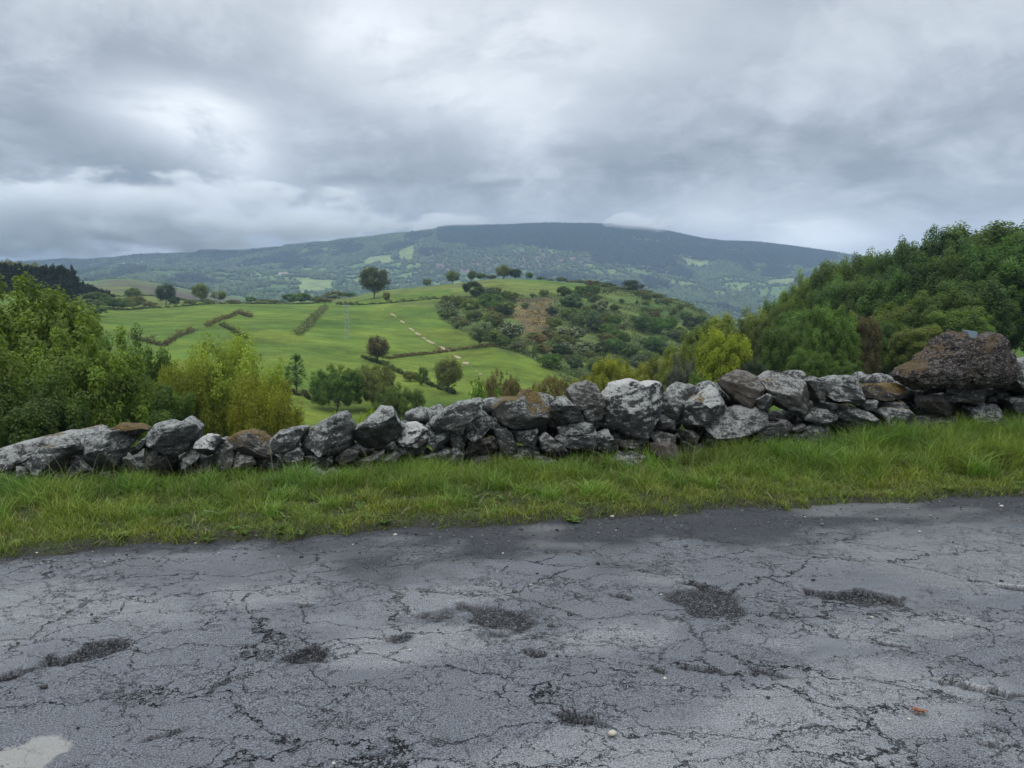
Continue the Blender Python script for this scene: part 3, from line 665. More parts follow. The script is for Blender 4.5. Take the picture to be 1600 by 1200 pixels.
def add_stone(name, px_poly, off, thick, seed, parent=None, **kw):
    pts = [wall_plane(a, b, off+thick*.55) for a, b in px_poly]; S = np.array([[p[0], p[1]] for p in pts]); c = (S.max(0)+S.min(0))/2*.3+S.mean(0)*.7; tt = pts[0][2]
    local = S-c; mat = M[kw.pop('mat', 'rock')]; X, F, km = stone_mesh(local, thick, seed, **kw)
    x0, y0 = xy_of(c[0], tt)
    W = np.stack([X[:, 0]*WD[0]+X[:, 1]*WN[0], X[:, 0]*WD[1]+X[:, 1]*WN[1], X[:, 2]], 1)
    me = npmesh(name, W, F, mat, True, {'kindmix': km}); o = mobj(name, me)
    if parent is not None:
        o.parent = parent; o.location = Vector((x0, y0, c[1]))-parent.location
    else: o.location = (x0, y0, c[1])
    return o
ST = [ # outline, recess off (m, + is back), half thickness, white, moss, brown, label
 ([(-14,704),(30,692),(75,683),(96,678),(120,676),(150,668),(167,673),(135,684),(105,694),(45,709),(30,720),(-14,726)],.10,.30,.35,.5,0,'long flat grey slab at the left end of the wall'),
 ([(31,719),(45,704),(75,697),(120,689),(126,704),(105,719),(90,735),(68,744),(50,738),(36,730)],-.02,.22,0,.45,0,None),
 ([(119,684),(150,676),(207,671),(218,680),(207,692),(193,705),(184,729),(165,738),(147,736),(130,717),(121,699)],0,.26,0,.3,0,None),
 ([(165,674),(187,663),(219,664),(236,672),(212,681),(172,680)],.16,.16,0,1.3,.2,'stone capped with golden brown moss'),
 ([(25,728),(42,731),(52,746),(28,752)],.06,.12,0,0,0,None), ([(104,730),(128,719),(148,737),(140,750),(102,750)],.08,.14,0,0,0,None), ([(-10,724),(24,722),(26,748),(-10,750)],.12,.15,0,0,0,None), ([(52,742),(100,738),(102,756),(54,756)],.14,.14,0,.4,0,None),
 ([(145,738),(185,732),(190,752),(148,754)],.12,.14,0,0,0,None),
 ([(231,680),(238,665),(260,659),(275,663),(294,653),(308,661),(316,670),(310,687),(293,705),(278,711),(260,705),(248,696),(234,690)],-.03,.26,.15,0,0,None),
 ([(221,692),(245,690),(252,705),(275,711),(277,727),(245,732),(229,722)],.03,.18,0,.2,.2,None),
 ([(199,706),(220,690),(231,680),(232,690),(217,706),(202,715)],-.02,.14,0,.3,0,None), ([(190,716),(218,712),(236,718),(240,742),(192,744)],.08,.15,0,.1,0,None),
 ([(308,687),(326,677),(344,677),(355,686),(343,692),(336,706),(325,711),(315,708),(304,698)],0,.17,1,.5,0,'bright white quartz faced stone'),
 ([(279,718),(296,701),(314,706),(310,718),(290,730),(278,730)],.03,.15,.3,0,0,None), ([(334,704),(341,690),(351,685),(365,694),(369,711),(363,730),(344,731),(332,722)],.02,.17,0,.1,.15,None),
 ([(302,718),(334,712),(336,736),(300,738)],.10,.14,0,0,.5,None),
 ([(349,689),(372,677),(392,674),(410,678),(421,687),(432,704),(426,714),(402,717),(380,711),(365,702)],-.04,.26,.25,1.05,.45,'pinkish stone with orange brown moss on its right side'),
 ([(364,707),(395,711),(402,723),(382,735),(366,729)],.04,.15,0,0,.3,None), ([(398,708),(420,708),(436,720),(434,734),(402,734)],.08,.15,0,.1,0,None),
 ([(419,689),(436,676),(470,667),(486,667),(470,686),(462,700),(437,709),(424,701)],.06,.22,0,0,0,None),
 ([(464,687),(500,662),(528,648),(543,645),(557,670),(549,692),(545,707),(528,711),(480,703),(467,697)],-.05,.28,0,0,0,'broad dark grey stone with a sloping top edge'),
 ([(549,674),(580,652),(596,636),(614,637),(623,654),(631,668),(620,687),(600,699),(576,710),(560,707),(550,689)],-.07,.25,.25,0,0,'dark pointed stone with a pale peak'),
 ([(618,688),(634,666),(650,660),(669,672),(670,688),(652,698),(636,696)],-.02,.18,1,0,.15,'white stone wedged between dark ones'),
 ([(616,690),(640,694),(670,688),(664,708),(624,710)],.05,.17,0,.2,.2,None),
 ([(436,711),(466,700),(476,712),(473,720),(442,721)],.03,.15,0,0,0,None), ([(474,716),(522,711),(520,725),(504,733),(478,731)],.03,.17,0,0,0,None), ([(520,717),(544,700),(562,708),(556,717),(530,726)],.02,.14,0,0,.4,None),
 ([(552,726),(590,713),(601,703),(600,717),(576,726),(558,731)],-.01,.16,0,0,.3,None), ([(588,726),(620,706),(628,710),(617,722),(596,729)],-.02,.15,0,0,.2,None), ([(632,724),(672,711),(700,701),(718,708),(713,719),(680,723),(640,732)],-.01,.18,0,0,.1,None),
 ([(464,746),(490,730),(509,736),(509,756),(486,764),(462,758)],-.07,.15,0,0,0,None), ([(505,740),(520,731),(531,740),(530,758),(508,762)],-.06,.12,.2,0,.5,None), ([(584,734),(618,716),(624,731),(596,748)],.02,.14,0,0,.1,None), ([(452,722),(472,722),(474,744),(456,748)],.05,.12,0,0,0,None),
 ([(532,736),(580,730),(582,752),(536,754)],.10,.14,0,0,.2,None), ([(626,734),(690,724),(694,744),(630,748)],.09,.15,0,.2,.3,None),
 ([(670,666),(690,644),(720,629),(754,622),(749,636),(731,655),(722,672),(700,673),(682,680)],-.07,.24,0,0,0,'lichened slab tilted up to the right'),
 ([(663,668),(684,670),(702,673),(704,690),(680,702),(666,692)],.02,.16,0,0,0,None), ([(727,665),(740,655),(767,651),(771,666),(750,683),(738,690),(727,683)],-.02,.15,0,.2,0,None), ([(701,673),(723,671),(730,688),(726,702),(704,698)],.07,.14,0,0,0,None),
 ([(727,691),(768,679),(776,700),(756,712),(730,712)],.03,.15,0,.8,.6,None), ([(700,704),(714,696),(726,710),(722,734),(702,734)],.05,.13,0,.1,0,None), ([(728,712),(764,708),(776,730),(734,738)],.08,.14,0,.7,.5,None),
 ([(768,638),(784,623),(812,623),(820,612),(832,608),(842,614),(856,615),(863,630),(861,648),(855,669),(824,673),(796,670),(779,658)],-.06,.26,.1,.95,.1,'wide pale stone with golden moss over its crown'),
 ([(863,634),(870,623),(884,619),(897,634),(910,652),(896,659),(874,665),(867,656)],-.03,.18,.1,0,0,None), ([(888,612),(900,601),(918,596),(931,601),(944,622),(943,641),(928,638),(908,642),(897,636)],0,.2,.1,.5,.45,'purplish brown rounded stone on top of the wall'),
 ([(908,639),(926,631),(943,640),(938,655),(915,657)],.01,.14,0,0,.2,None), ([(871,669),(892,660),(939,658),(940,670),(900,674),(874,679)],0,.17,.1,0,0,None),
 ([(869,684),(892,674),(930,670),(939,682),(931,701),(892,700),(874,693)],-.04,.2,.1,0,0,None), ([(926,685),(938,676),(952,672),(967,700),(957,709),(936,706)],-.05,.14,.15,0,0,None), ([(774,672),(790,668),(801,680),(809,704),(788,709),(776,690)],0,.16,0,0,0,None),
 ([(798,674),(840,670),(844,690),(837,699),(808,692)],0,.17,0,0,0,None), ([(843,686),(854,676),(870,690),(887,704),(885,715),(866,712),(846,703)],-.03,.14,.3,0,.15,None), ([(806,700),(828,698),(844,708),(828,714),(808,710)],.07,.14,0,0,.1,None),
 ([(826,713),(852,713),(889,726),(872,732),(829,724)],-.02,.14,0,0,.3,None), ([(789,711),(812,708),(822,720),(810,736),(792,732)],.01,.13,0,.1,.35,None), ([(824,726),(882,728),(884,746),(826,746)],.05,.15,0,0,.2,None),
 ([(886,706),(930,704),(950,712),(956,730),(890,732)],.17,.12,0,0,0,None),
 ([(939,648),(945,624),(959,601),(988,593),(1006,600),(1028,595),(1041,604),(1041,616),(1036,628),(1035,644),(1023,661),(1007,684),(980,681),(958,673),(939,671)],-.09,.32,.8,0,0,'largest squarish stone with a white streaked top'),
 ([(1032,645),(1044,616),(1064,598),(1090,605),(1102,614),(1074,636),(1053,656)],.05,.22,.15,.4,.1,None), ([(1050,653),(1068,636),(1100,615),(1122,602),(1137,609),(1148,626),(1139,645),(1112,658),(1090,666),(1063,665)],-.07,.22,.5,.5,0,'pale tilted stone with a rust coloured moss stripe'),
 ([(1125,597),(1136,582),(1156,576),(1178,584),(1185,606),(1190,627),(1171,636),(1156,630),(1143,617)],.02,.22,0,.2,.95,'rough brown rounded stone on top of the wall'),
 ([(1099,662),(1140,640),(1180,632),(1195,644),(1193,661),(1170,673),(1140,681),(1113,682)],-.05,.22,.2,0,.1,None), ([(1183,624),(1194,611),(1207,622),(1205,635),(1198,643),(1187,639)],-.06,.12,.15,0,0,'small upright stone leaning against a big one'),
 ([(1013,681),(1032,674),(1055,680),(1053,693),(1020,694)],.04,.15,0,0,.3,None), ([(1062,672),(1088,675),(1096,684),(1080,692),(1066,684)],.07,.14,0,0,.1,None), ([(1023,661),(1034,647),(1053,656),(1050,666),(1027,672)],.05,.14,0,.3,.2,None),
 ([(1106,690),(1140,685),(1168,681),(1174,700),(1156,710),(1120,708)],.03,.16,.5,0,0,None), ([(962,688),(1000,685),(1017,690),(1002,696),(968,698)],.05,.16,0,0,.3,None), ([(1066,690),(1104,686),(1108,712),(1070,716)],.12,.12,0,0,0,None),
 ([(1188,580),(1200,574),(1224,573),(1240,576),(1255,592),(1265,612),(1271,640),(1258,647),(1228,642),(1207,627),(1193,606)],-.06,.26,.1,.45,.3,'tall greenish grey block on top of the wall'),
 ([(1254,594),(1266,587),(1279,592),(1286,604),(1293,617),(1287,628),(1272,628),(1263,610)],.05,.18,0,.45,.3,None), ([(1291,595),(1324,586),(1346,587),(1349,600),(1347,627),(1334,632),(1293,621)],-.03,.2,.12,0,0,'bluish layered angular block on top of the wall'),
 ([(1346,601),(1380,601),(1400,598),(1418,604),(1418,622),(1380,626),(1346,622)],.06,.2,.3,1.2,.5,'mossy rubble slab beside the big boulder'), ([(1334,631),(1366,625),(1380,631),(1378,645),(1350,640)],0,.17,0,.2,0,None),
 ([(1299,662),(1310,640),(1332,631),(1357,646),(1367,660),(1361,671),(1336,676),(1311,671)],-.07,.2,0,.1,0,'smooth rounded grey stone low in the wall'), ([(1252,655),(1274,638),(1306,633),(1311,644),(1303,657),(1276,664)],-.02,.18,0,0,0,None), ([(1272,626),(1312,629),(1312,637),(1274,637)],.06,.17,0,0,0,None),
 ([(1306,633),(1320,627),(1328,633),(1314,640)],-.02,.12,0,.9,.3,None), ([(1213,652),(1221,645),(1236,662),(1236,674),(1228,674)],-.01,.10,0,0,.35,None), ([(1177,689),(1186,666),(1218,659),(1232,680),(1231,690),(1200,693)],-.04,.16,0,0,0,None),
 ([(1234,671),(1260,661),(1260,669),(1240,675)],-.01,.12,0,0,.3,None), ([(1233,677),(1258,673),(1262,692),(1238,691)],.02,.13,0,.1,.25,None), ([(1261,668),(1284,659),(1304,664),(1315,692),(1309,710),(1280,712),(1263,694)],-.04,.17,0,0,0,None),
 ([(1204,695),(1236,691),(1265,694),(1265,712),(1210,712)],-.01,.15,0,0,.1,None), ([(1318,689),(1340,678),(1376,671),(1382,684),(1362,698),(1324,702)],-.01,.17,0,.2,0,None), ([(1379,645),(1388,637),(1416,639),(1429,650),(1433,667),(1425,682),(1400,683),(1384,663)],-.06,.2,.2,.4,0,None),
 ([(1374,629),(1408,626),(1426,637),(1421,644),(1380,640)],.04,.2,.1,.6,.2,None), ([(1425,625),(1472,619),(1476,623),(1515,626),(1515,650),(1460,648),(1425,640)],-.02,.2,0,0,.9,'flat reddish brown slab under the big boulder'),
 ([(1430,608),(1500,606),(1570,598),(1583,608),(1578,625),(1540,634),(1500,628),(1440,622)],.02,.26,0,.1,.35,None), ([(1575,568),(1584,561),(1612,558),(1640,572),(1640,610),(1604,616),(1584,608),(1577,590)],.02,.24,0,0,.1,None), ([(1578,624),(1610,618),(1645,628),(1640,648),(1590,646)],0,.2,0,.1,0,None),
 ([(1512,636),(1562,632),(1570,648),(1544,658),(1514,656)],.03,.17,0,.2,.1,None), ([(1584,650),(1640,648),(1640,674),(1588,672)],.03,.17,0,.3,.1,None), ([(1432,652),(1470,648),(1512,654),(1508,674),(1436,678)],.06,.17,0,.5,.1,None), ([(1516,658),(1580,656),(1582,676),(1518,678)],.08,.16,0,.3,0,None),
]
def build_wall():
    x0, y0 = xy_of(0, WALL_T); root = thing('dry_stone_wall', (x0, y0, 0), 'low tumbledown dry stone wall of lichened grey rocks along the grass verge', 'stone wall')
    for i, (poly, off, th, wh, mo, br, lab) in enumerate(ST):
        a = np.array(poly); wpx = np.ptp(a[:, 0]); lv = 5 if wpx > 34 else 4
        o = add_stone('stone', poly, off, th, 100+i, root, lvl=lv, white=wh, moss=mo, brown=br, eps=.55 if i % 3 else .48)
        if lab: o['label'] = lab
    # rubble filling behind the face stones, kept below the top of the wall
    tops = np.array([[a, min(b for a_, b in p), ] for p, *_ in ST for a in [sum(q[0] for q in p)/len(p)]])
    g = np.random.default_rng(31); V = []; F = []; K = []; off = 0; U, Fc = ico(3)
    for i in range(900):
        s = g.uniform(-6.6, 7.9); tt = WALL_T+g.uniform(.05, .55)
        top = .26+.40*sst(np.array(s), -2.6, 0.6)+.16*sst(np.array(s), 1.2, 3.6)
        z = g.uniform(0, max(.1, top-.15)); r = g.uniform(.07, .12); q = U*np.array([r*1.2, r, r*.75])*1.0
        q = q+U*(fbm(q*7+g.uniform(0, 40, 3), 2)*.03)[:, None]; x, y = xy_of(s, tt)
        a = g.uniform(0, 6.28); q = np.stack([q[:, 0]*math.cos(a)-q[:, 1]*math.sin(a), q[:, 0]*math.sin(a)+q[:, 1]*math.cos(a), q[:, 2]], 1)
        V.append(q+np.array([x-x0, y-y0, z])); F.append(Fc+off); K.append(np.zeros((len(q), 3))); off += len(q)
    # the wall runs on beyond both ends of the view
    for sgn, base in ((-1, -4.7), (1, 5.9)):
        for i in range(34):
            s = base+sgn*g.uniform(0, 3.6); z = g.uniform(.05, .30 if sgn < 0 else .62); r = g.uniform(.12, .24); q = U*np.array([r*1.4, r, r*.7])
            q = q+U*(fbm(q*4+g.uniform(0, 40, 3), 3)*.06)[:, None]; x, y = xy_of(s, WALL_T+g.uniform(0, .4)); V.append(q+np.array([x-x0, y-y0, z])); F.append(Fc+off); K.append(np.zeros((len(q), 3))); off += len(q)
    me = npmesh('rubble_core', np.vstack(V), np.vstack(F), M['rock'], True, {'kindmix': np.vstack(K)}); o = mobj('rubble_core', me, root); o['kind'] = 'stuff'
    a = add_stone('loose_stone', [(957,721),(978,698),(1014,695),(1017,712),(1007,731),(980,740),(963,735)], -.20, .13, 900, None, lvl=5, white=.3)
    tag(a, 'speckled pale grey stone lying at the foot of the wall left of a reddish one', 'stone')
    a = add_stone('loose_stone', [(1017,694),(1050,692),(1067,700),(1065,717),(1056,723),(1040,721),(1019,709)], -.12, .12, 901, None, lvl=5, brown=1.0, eps=.4, amp=.5)
    tag(a, 'reddish brown block lying in the grass against the foot of the wall', 'stone')
    a = add_stone('boulder', [(1402,588),(1408,577),(1430,568),(1452,550),(1474,527),(1492,519),(1506,525),(1528,529),(1542,518),(1558,522),(1566,546),(1582,566),(1580,584),(1570,598),(1540,604),(1500,606),(1450,606),(1432,608),(1414,600)], -.02, .27, 902, None, lvl=6, mat='lump', eps=.72, amp=.9, cuts=1, knob=.026)
    tag(a, 'big crumbly reddish brown boulder crowning the right end of the wall', 'boulder')
build_wall()
def build_cup():
    # thin open-topped blue grey container lying tilted in the top of the boulder
    s, z, t = wall_plane(1521, 526, .02); x, y = xy_of(s, t+.05)
    prof = [(-.075, -.045), (.035, -.05), (.085, 0.0), (.05, .05), (-.06, .055)]; bot = [(a*.72+.01, b*.75) for a, b in prof]
    V = []; F = []; th = .005; n = len(prof); hs = [.125, .10, .075, .085, .12]
    for sc_, zz in ((1, None), (.9, None)):
        for (a, b), h in zip(prof, hs): V.append((a*sc_, b*sc_, h))
        for a, b in bot: V.append((a*sc_, b*sc_, 0 if sc_ == 1 else th))
    V = np.array(V); 
    for i in range(n):
        j = (i+1) % n; F += [[i, n+i, n+j, j], [2*n+i, 2*n+j, 3*n+j, 3*n+i], [i, j, 2*n+j, 2*n+i]]
    me = bpy.data.meshes.new('plastic_tub'); me.from_pydata([tuple(v) for v in V], [], F+[list(range(n, 2*n))[::-1], list(range(3*n, 4*n))]); me.materials.append(M['tub'])
    o = mobj('plastic_tub', me); o.location = (x, y-.02, z-.045); o.rotation_euler = (R(4), R(-6), R(12)); o.scale = (.95, .95, .95)
    bv = o.modifiers.new('bev', 'BEVEL'); bv.width = .003; bv.segments = 2
    tag(o, 'small open blue grey tub wedged on top of the big boulder', 'container')
def mat_tub():
    m, T, b, out = new_mat('blue_grey_plastic'); n = T.noise(objco(T), 30, 5, .6)
    T.put(b.inputs['Base Color'], T.mix(n, (.24, .33, .42), (.46, .55, .64))); b.inputs['Roughness'].default_value = .3; b.inputs['Transmission Weight'].default_value = .3
    return m
M['tub'] = mat_tub(); build_cup()
# ------------------------------------------------------------------ trees
def tube(path, rad, sides=6):
    path = np.asarray(path, float); n = len(path); V = []
    for i in range(n):
        d = path[min(i+1, n-1)]-path[max(i-1, 0)]; d /= np.linalg.norm(d)+1e-9
        a = np.cross(d, [0.3, 1, 0.1]); a /= np.linalg.norm(a)+1e-9; b = np.cross(d, a)
        for k in range(sides): t = k/sides*6.2832; V.append(path[i]+(a*math.cos(t)+b*math.sin(t))*rad[i])
    F = [[i*sides+k, i*sides+(k+1) % sides, (i+1)*sides+(k+1) % sides, (i+1)*sides+k] for i in range(n-1) for k in range(sides)]
    return np.array(V), np.array(F)
def tree_meshes(name, seed, h=1.0, width=.8, base=.12, clumps=90, leaves=6000, leaf=.02, clump_r=.13, shape='round', sparse=0.0, bloom=0.0, trunk_r=.018, cz=1.05, lumpy=1.0, dome=False):
    """unit-height tree, origin at its foot. Returns trunk mesh, crown mesh."""
    g = np.random.default_rng(seed); cen = []; rad = []
    while len(cen) < clumps:
        u = g.normal(size=3); u /= np.linalg.norm(u); rr = g.uniform(.30, 1)**.5
        if shape == 'cone': zc = g.random()**1.2; w_ = (1-zc)**.75+.06; q = np.array([u[0]*w_*rr, u[1]*w_*rr, zc*2-1])
        elif shape == 'upright': zc = g.uniform(-1, 1); w_ = math.sqrt(max(0, 1-zc*zc))**.7*(.75 if zc > 0 else 1); q = np.array([u[0]*w_*rr, u[1]*w_*rr, zc])
        else:
            q = u*rr; q[2] = q[2]*(1 if q[2] > 0 else .85); zz = abs(u[2]); hx = math.hypot(u[0], u[1])+1e-6; q[:2] *= ((1-zz**3.2)**(1/2.6)/hx) if dome and zz < .999 else 1
        lump = 1+.20*lumpy*float(perlin(np.array([u*1.7+seed]))[0])+.10*lumpy*float(perlin(np.array([u*4+seed]))[0])
        q = q*np.array([width/2*lump, width/2*lump, (1-base)/2*lump])*.86
        q[2] += base+(1-base)/2; cen.append(q); rad.append(clump_r*g.uniform(.6, 1.25)*(1 if shape != 'cone' else .5+.5*(1-(q[2]-base))))
    cen = np.array(cen); rad = np.array(rad); ct = g.uniform(0, 1, clumps)
    ci = g.choice(clumps, leaves, p=rad**2/np.sum(rad**2)); d = g.normal(size=(leaves, 3)); d /= np.linalg.norm(d, axis=1)[:, None]
    rr = g.random(leaves)**(.40); p = cen[ci]+d*(rad[ci]*rr)[:, None]*np.array([.95, .95, cz])
    mid = np.array([0, 0, base+(1-base)*.45]); outw = p-mid; outw /= np.linalg.norm(outw, axis=1)[:, None]+1e-9
    n = d*.7+outw*.45+np.array([0, 0, .45])+g.normal(size=(leaves, 3))*.45; n /= np.linalg.norm(n, axis=1)[:, None]
    a = np.cross(n, g.normal(size=(leaves, 3))); a /= np.linalg.norm(a, axis=1)[:, None]; b = np.cross(n, a)
    L = leaf*g.uniform(.6, 1.35, leaves)[:, None]
    V = np.stack([p-a*L, p-b*L*.62+n*L*.15, p+a*L, p+b*L*.62+n*L*.15], 1).reshape(-1, 3)
    F = np.arange(leaves*4).reshape(-1, 4); tint = np.clip(ct[ci]*.6+g.random(leaves)*.4, 0, 1)
    bl = np.zeros(leaves) if bloom == 0 else ((g.random(leaves) < bloom*(.3+ct[ci])) & (n[:, 2] > .1)).astype(float)
    cm = npmesh(name+'_crown', V, F, M['leaf'], False, {'tint': np.repeat(tint, 4), 'bloom': np.repeat(bl, 4)})
    # trunk with limbs reaching into the clumps
    VV = []; FF = []; off = 0
    top = base+(1-base)*(.8 if shape in ('cone', 'upright') else .45)
    path = [[0, 0, -.06]]+[[g.normal(0, .008), g.normal(0, .008), top*f] for f in (.25, .5, .75, 1)]
    v, f = tube(path, [trunk_r*1.25, trunk_r, trunk_r*.85, trunk_r*.65, trunk_r*.4]); VV.append(v); FF.append(f); off += len(v)
    for k in g.choice(clumps, min(clumps, 36), replace=False):
        z0 = base*.9+(top-base)*g.uniform(0, .9); z0 = min(z0, cen[k][2]); st_ = np.array([0, 0, z0]); e = cen[k]; md = (st_+e)/2+np.array([g.normal(0, .015), g.normal(0, .015), -.02])
        v, f = tube([st_, md, e], [trunk_r*.4, trunk_r*.22, trunk_r*.06], 4); VV.append(v); FF.append(f+off); off += len(v)
    tm = npmesh(name+'_trunk', np.vstack(VV), np.vstack(FF), M['bark'], True)
    return tm, cm
PROTO = {}
def proto(k):
    if k not in PROTO:
        kind, v = k.split(':'); v = int(v)
        spec = dict(
          near=dict(dome=True, width=.92, base=.08, clumps=330, leaves=62000, leaf=.0105, clump_r=.062, trunk_r=.016),
          nearlight=dict(dome=True, width=1.05, base=.08, clumps=480, leaves=62000, leaf=.0090, clump_r=.070, trunk_r=.014),
          bushy=dict(dome=True, width=1.15, base=.0, clumps=220, leaves=30000, leaf=.012, clump_r=.075, lumpy=.6, trunk_r=.012),
          leafy=dict(width=1.3, base=.0, clumps=70, leaves=5200, leaf=.030, clump_r=.12, trunk_r=.012),
          wood=dict(dome=True, width=.72, base=.04, clumps=260, leaves=64000, leaf=.0078, clump_r=.052, trunk_r=.012, cz=1.25),
          tall=dict(width=.62, base=.03, clumps=240, leaves=56000, leaf=.0080, clump_r=.054, dome=True, cz=1.3, trunk_r=.014),
          far=dict(width=.95, base=.12, clumps=90, leaves=7500, leaf=.022, clump_r=.13, trunk_r=.018),
          thin=dict(width=.62, base=.10, clumps=60, leaves=1500, leaf=.024, clump_r=.06, shape='upright', trunk_r=.016),
          scrub=dict(width=1.2, base=.0, clumps=60, leaves=5200, leaf=.026, clump_r=.13, trunk_r=.014),
          bloom=dict(width=1.1, base=.0, clumps=60, leaves=3000, leaf=.034, clump_r=.14, bloom=.42, trunk_r=.014),
          conifer=dict(width=.42, base=.05, clumps=70, leaves=3600, leaf=.026, clump_r=.10, shape='cone', trunk_r=.014))[kind]
        PROTO[k] = tree_meshes(kind, 1000+v*37+sum(map(ord, kind)), **spec)
    return PROTO[k]
G = dict(green=(.125, .172, .026), deep=(.082, .138, .026), dark=(.034, .060, .022), yellow=(.225, .275, .034), lime=(.19, .24, .026), grey=(.11, .14, .07), brown=(.145, .125, .042), olive=(.13, .155, .038), fresh=(.11, .19, .038), pale=(.19, .225, .12), pine=(.016, .028, .017))
trng = random.Random(4)
def tree(name, kind, px, toprow, Y, wpx, col, label, cat, group=None, baserow=None, jit=.08):
    """foot on the land at depth Y in column px; top reaches toprow; crown wpx wide as the photo shows"""
    gp = ground_at(px, Y); top = P(px, toprow, Y)[2]; hgt = max(top-gp[2], .6)*(1.05 if kind[:4] in ('wood', 'tall', 'near') else 1)
    tm, cm = proto(kind); kw = {'near': .92, 'nearlight': 1.05, 'bushy': 1.15, 'leafy': 1.3, 'wood': .72, 'tall': .62, 'far': .95, 'thin': .62, 'scrub': 1.2, 'bloom': 1.1, 'conifer': .42}[kind.split(':')[0]]
    wid = wpx/1200*Y; sx = wid/kw*1.14
    root = thing(name, gp, label, cat, group); root.rotation_euler = (0, 0, trng.uniform(0, 6.28)); root.scale = (sx, sx, hgt)
    a = mobj('trunk', tm, root); b = mobj('crown', cm, root)
    c = G[col] if isinstance(col, str) else col; j = [1+trng.uniform(-jit, jit) for _ in range(3)]
    b.color = (c[0]*j[0], c[1]*j[1], c[2]*j[2], 1); return root
def where(px, row):
    a = 'left' if px < 800 else 'middle' if px < 900 else 'right' if px < 1010 else 'far right'
    b = 'upper' if row < 470 else 'middle' if row < 505 else 'lower' if row < 545 else 'lowest'
    return a, b
def bushlab(c, px, row):
    a, b = where(px, row); n_ = {'dark': 'dark rounded', 'deep': 'green', 'olive': 'olive green', 'brown': 'brownish', 'grey': 'grey green', 'white': 'white flowering'}[c]
    return f'{n_} bush at the {a} of the scrubby central hillside, on its {b} slope'
def plant_trees():
    t = tree
    # ---- left foreground group
    t('tree', 'near:0', 30, 440, 46, 240, 'green', 'large green leafy tree at the left edge behind the wall, tallest of its clump', 'tree')
    t('tree', 'near:1', 118, 515, 42, 190, 'green', 'rounded green tree in front of the tallest one, left behind the wall', 'tree')
    t('tree', 'near:2', -70, 520, 34, 190, 'green', 'green tree cut by the left edge of the photo', 'tree')
    t('tree', 'near:1', 28, 590, 33, 190, (.065, .105, .018), 'low dark green bushy tree just above the left end of the wall', 'tree')
    t('tree', 'wood:0', 195, 512, 60, 130, 'deep', 'darker green slim tree between the big green tree and the yellow one', 'tree')
    t('tree', 'wood:1', 235, 585, 50, 120, 'deep', 'dark green lower tree at the left foot of the yellow tree', 'tree')
    t('tree', 'far:1', 118, 462, 120, 85, 'grey', 'grey green tree half hidden behind the big left tree', 'tree')
    t('tree', 'nearlight:0', 345, 533, 58, 190, 'yellow', 'yellow green spring tree, widest one behind the left part of the wall', 'tree')
    t('tree', 'nearlight:1', 410, 590, 52, 120, (.18, .20, .022), 'yellow green bush at the right foot of the yellow tree', 'shrub')
    t('tree', 'nearlight:2', 285, 560, 54, 120, (.17, .185, .022), 'yellow green tree leaning on the left side of the widest yellow tree', 'tree')
    # ---- middle
    t('tree', 'thin:0', 460, 551, 150, 42, 'fresh', 'thin sparse young tree alone in the meadow', 'tree')
    t('tree', 'bushy:0', 525, 567, 134, 84, 'deep', 'dense dark green round tree in the lower meadow', 'tree')
    t('tree', 'bushy:1', 580, 564, 140, 74, 'olive', 'brownish green round tree touching the dense dark one', 'tree')
    t('tree', 'bushy:2', 624, 596, 104, 84, (.085, .115, .024), 'green bushy tree just above the white stone in the wall', 'tree')
    t('shrub', 'leafy:0', 572, 630, 17, 46, 'yellow', 'small yellow leaved bush peeping over the wall left of the pointed stone', 'shrub')
    t('shrub', 'leafy:1', 522, 637, 16, 30, 'yellow', 'tiny yellow leaved sprig behind the broad dark stone', 'shrub')
    t('shrub', 'leafy:2', 752, 590, 24, 80, 'fresh', 'light green leafy bush in the gap of the wall by the tilted slab', 'shrub')
    t('shrub', 'leafy:0', 848, 606, 20, 52, 'lime', 'low yellow green bush behind the mossy crowned stone', 'shrub')
    t('tree', 'bushy:0', 783, 574, 112, 64, 'brown', 'brownish budding tree in the hollow above the tilted slab', 'tree')
    t('tree', 'bushy:1', 858, 578, 112, 70, 'brown', 'brownish budding tree behind the wall left of the yellow thicket', 'tree')
    t('tree', 'far:0', 590, 524, 215, 36, (.11, .085, .04), 'reddish brown tree at the corner of three field hedges', 'tree')
    t('tree', 'far:2', 700, 556, 172, 42, 'olive', 'oval green tree on the lower field hedge beside the sandy track', 'tree')
    t('shrub', 'scrub:0', 659, 571, 182, 18, 'deep', 'small dark bush on the lower field hedge', 'shrub'); t('shrub', 'scrub:1', 640, 577, 188, 24, 'olive', 'low olive bush left of the small dark bush on the lower hedge', 'shrub')
    t('tree', 'far:1', 750, 499, 262, 38, 'pale', 'pale grey green rounded tree at the edge of the scrub', 'tree')
    t('tree', 'bloom:0', 797, 503, 285, 44, (.06, .08, .035), 'white blossoming hawthorn right of the pale round tree', 'tree'); t('shrub', 'scrub:2', 790, 525, 262, 34, 'deep', 'green bush below the blossoming hawthorn', 'shrub')
    # ---- ridge
    t('tree', 'far:3', 586, 413, 455, 42, (.080, .095, .034), 'lone round tree standing on the ridge skyline of the meadow', 'tree')
    t('tree', 'far:4', 605, 455, 420, 12, 'olive', 'small bush like tree right below the lone ridge tree', 'tree')
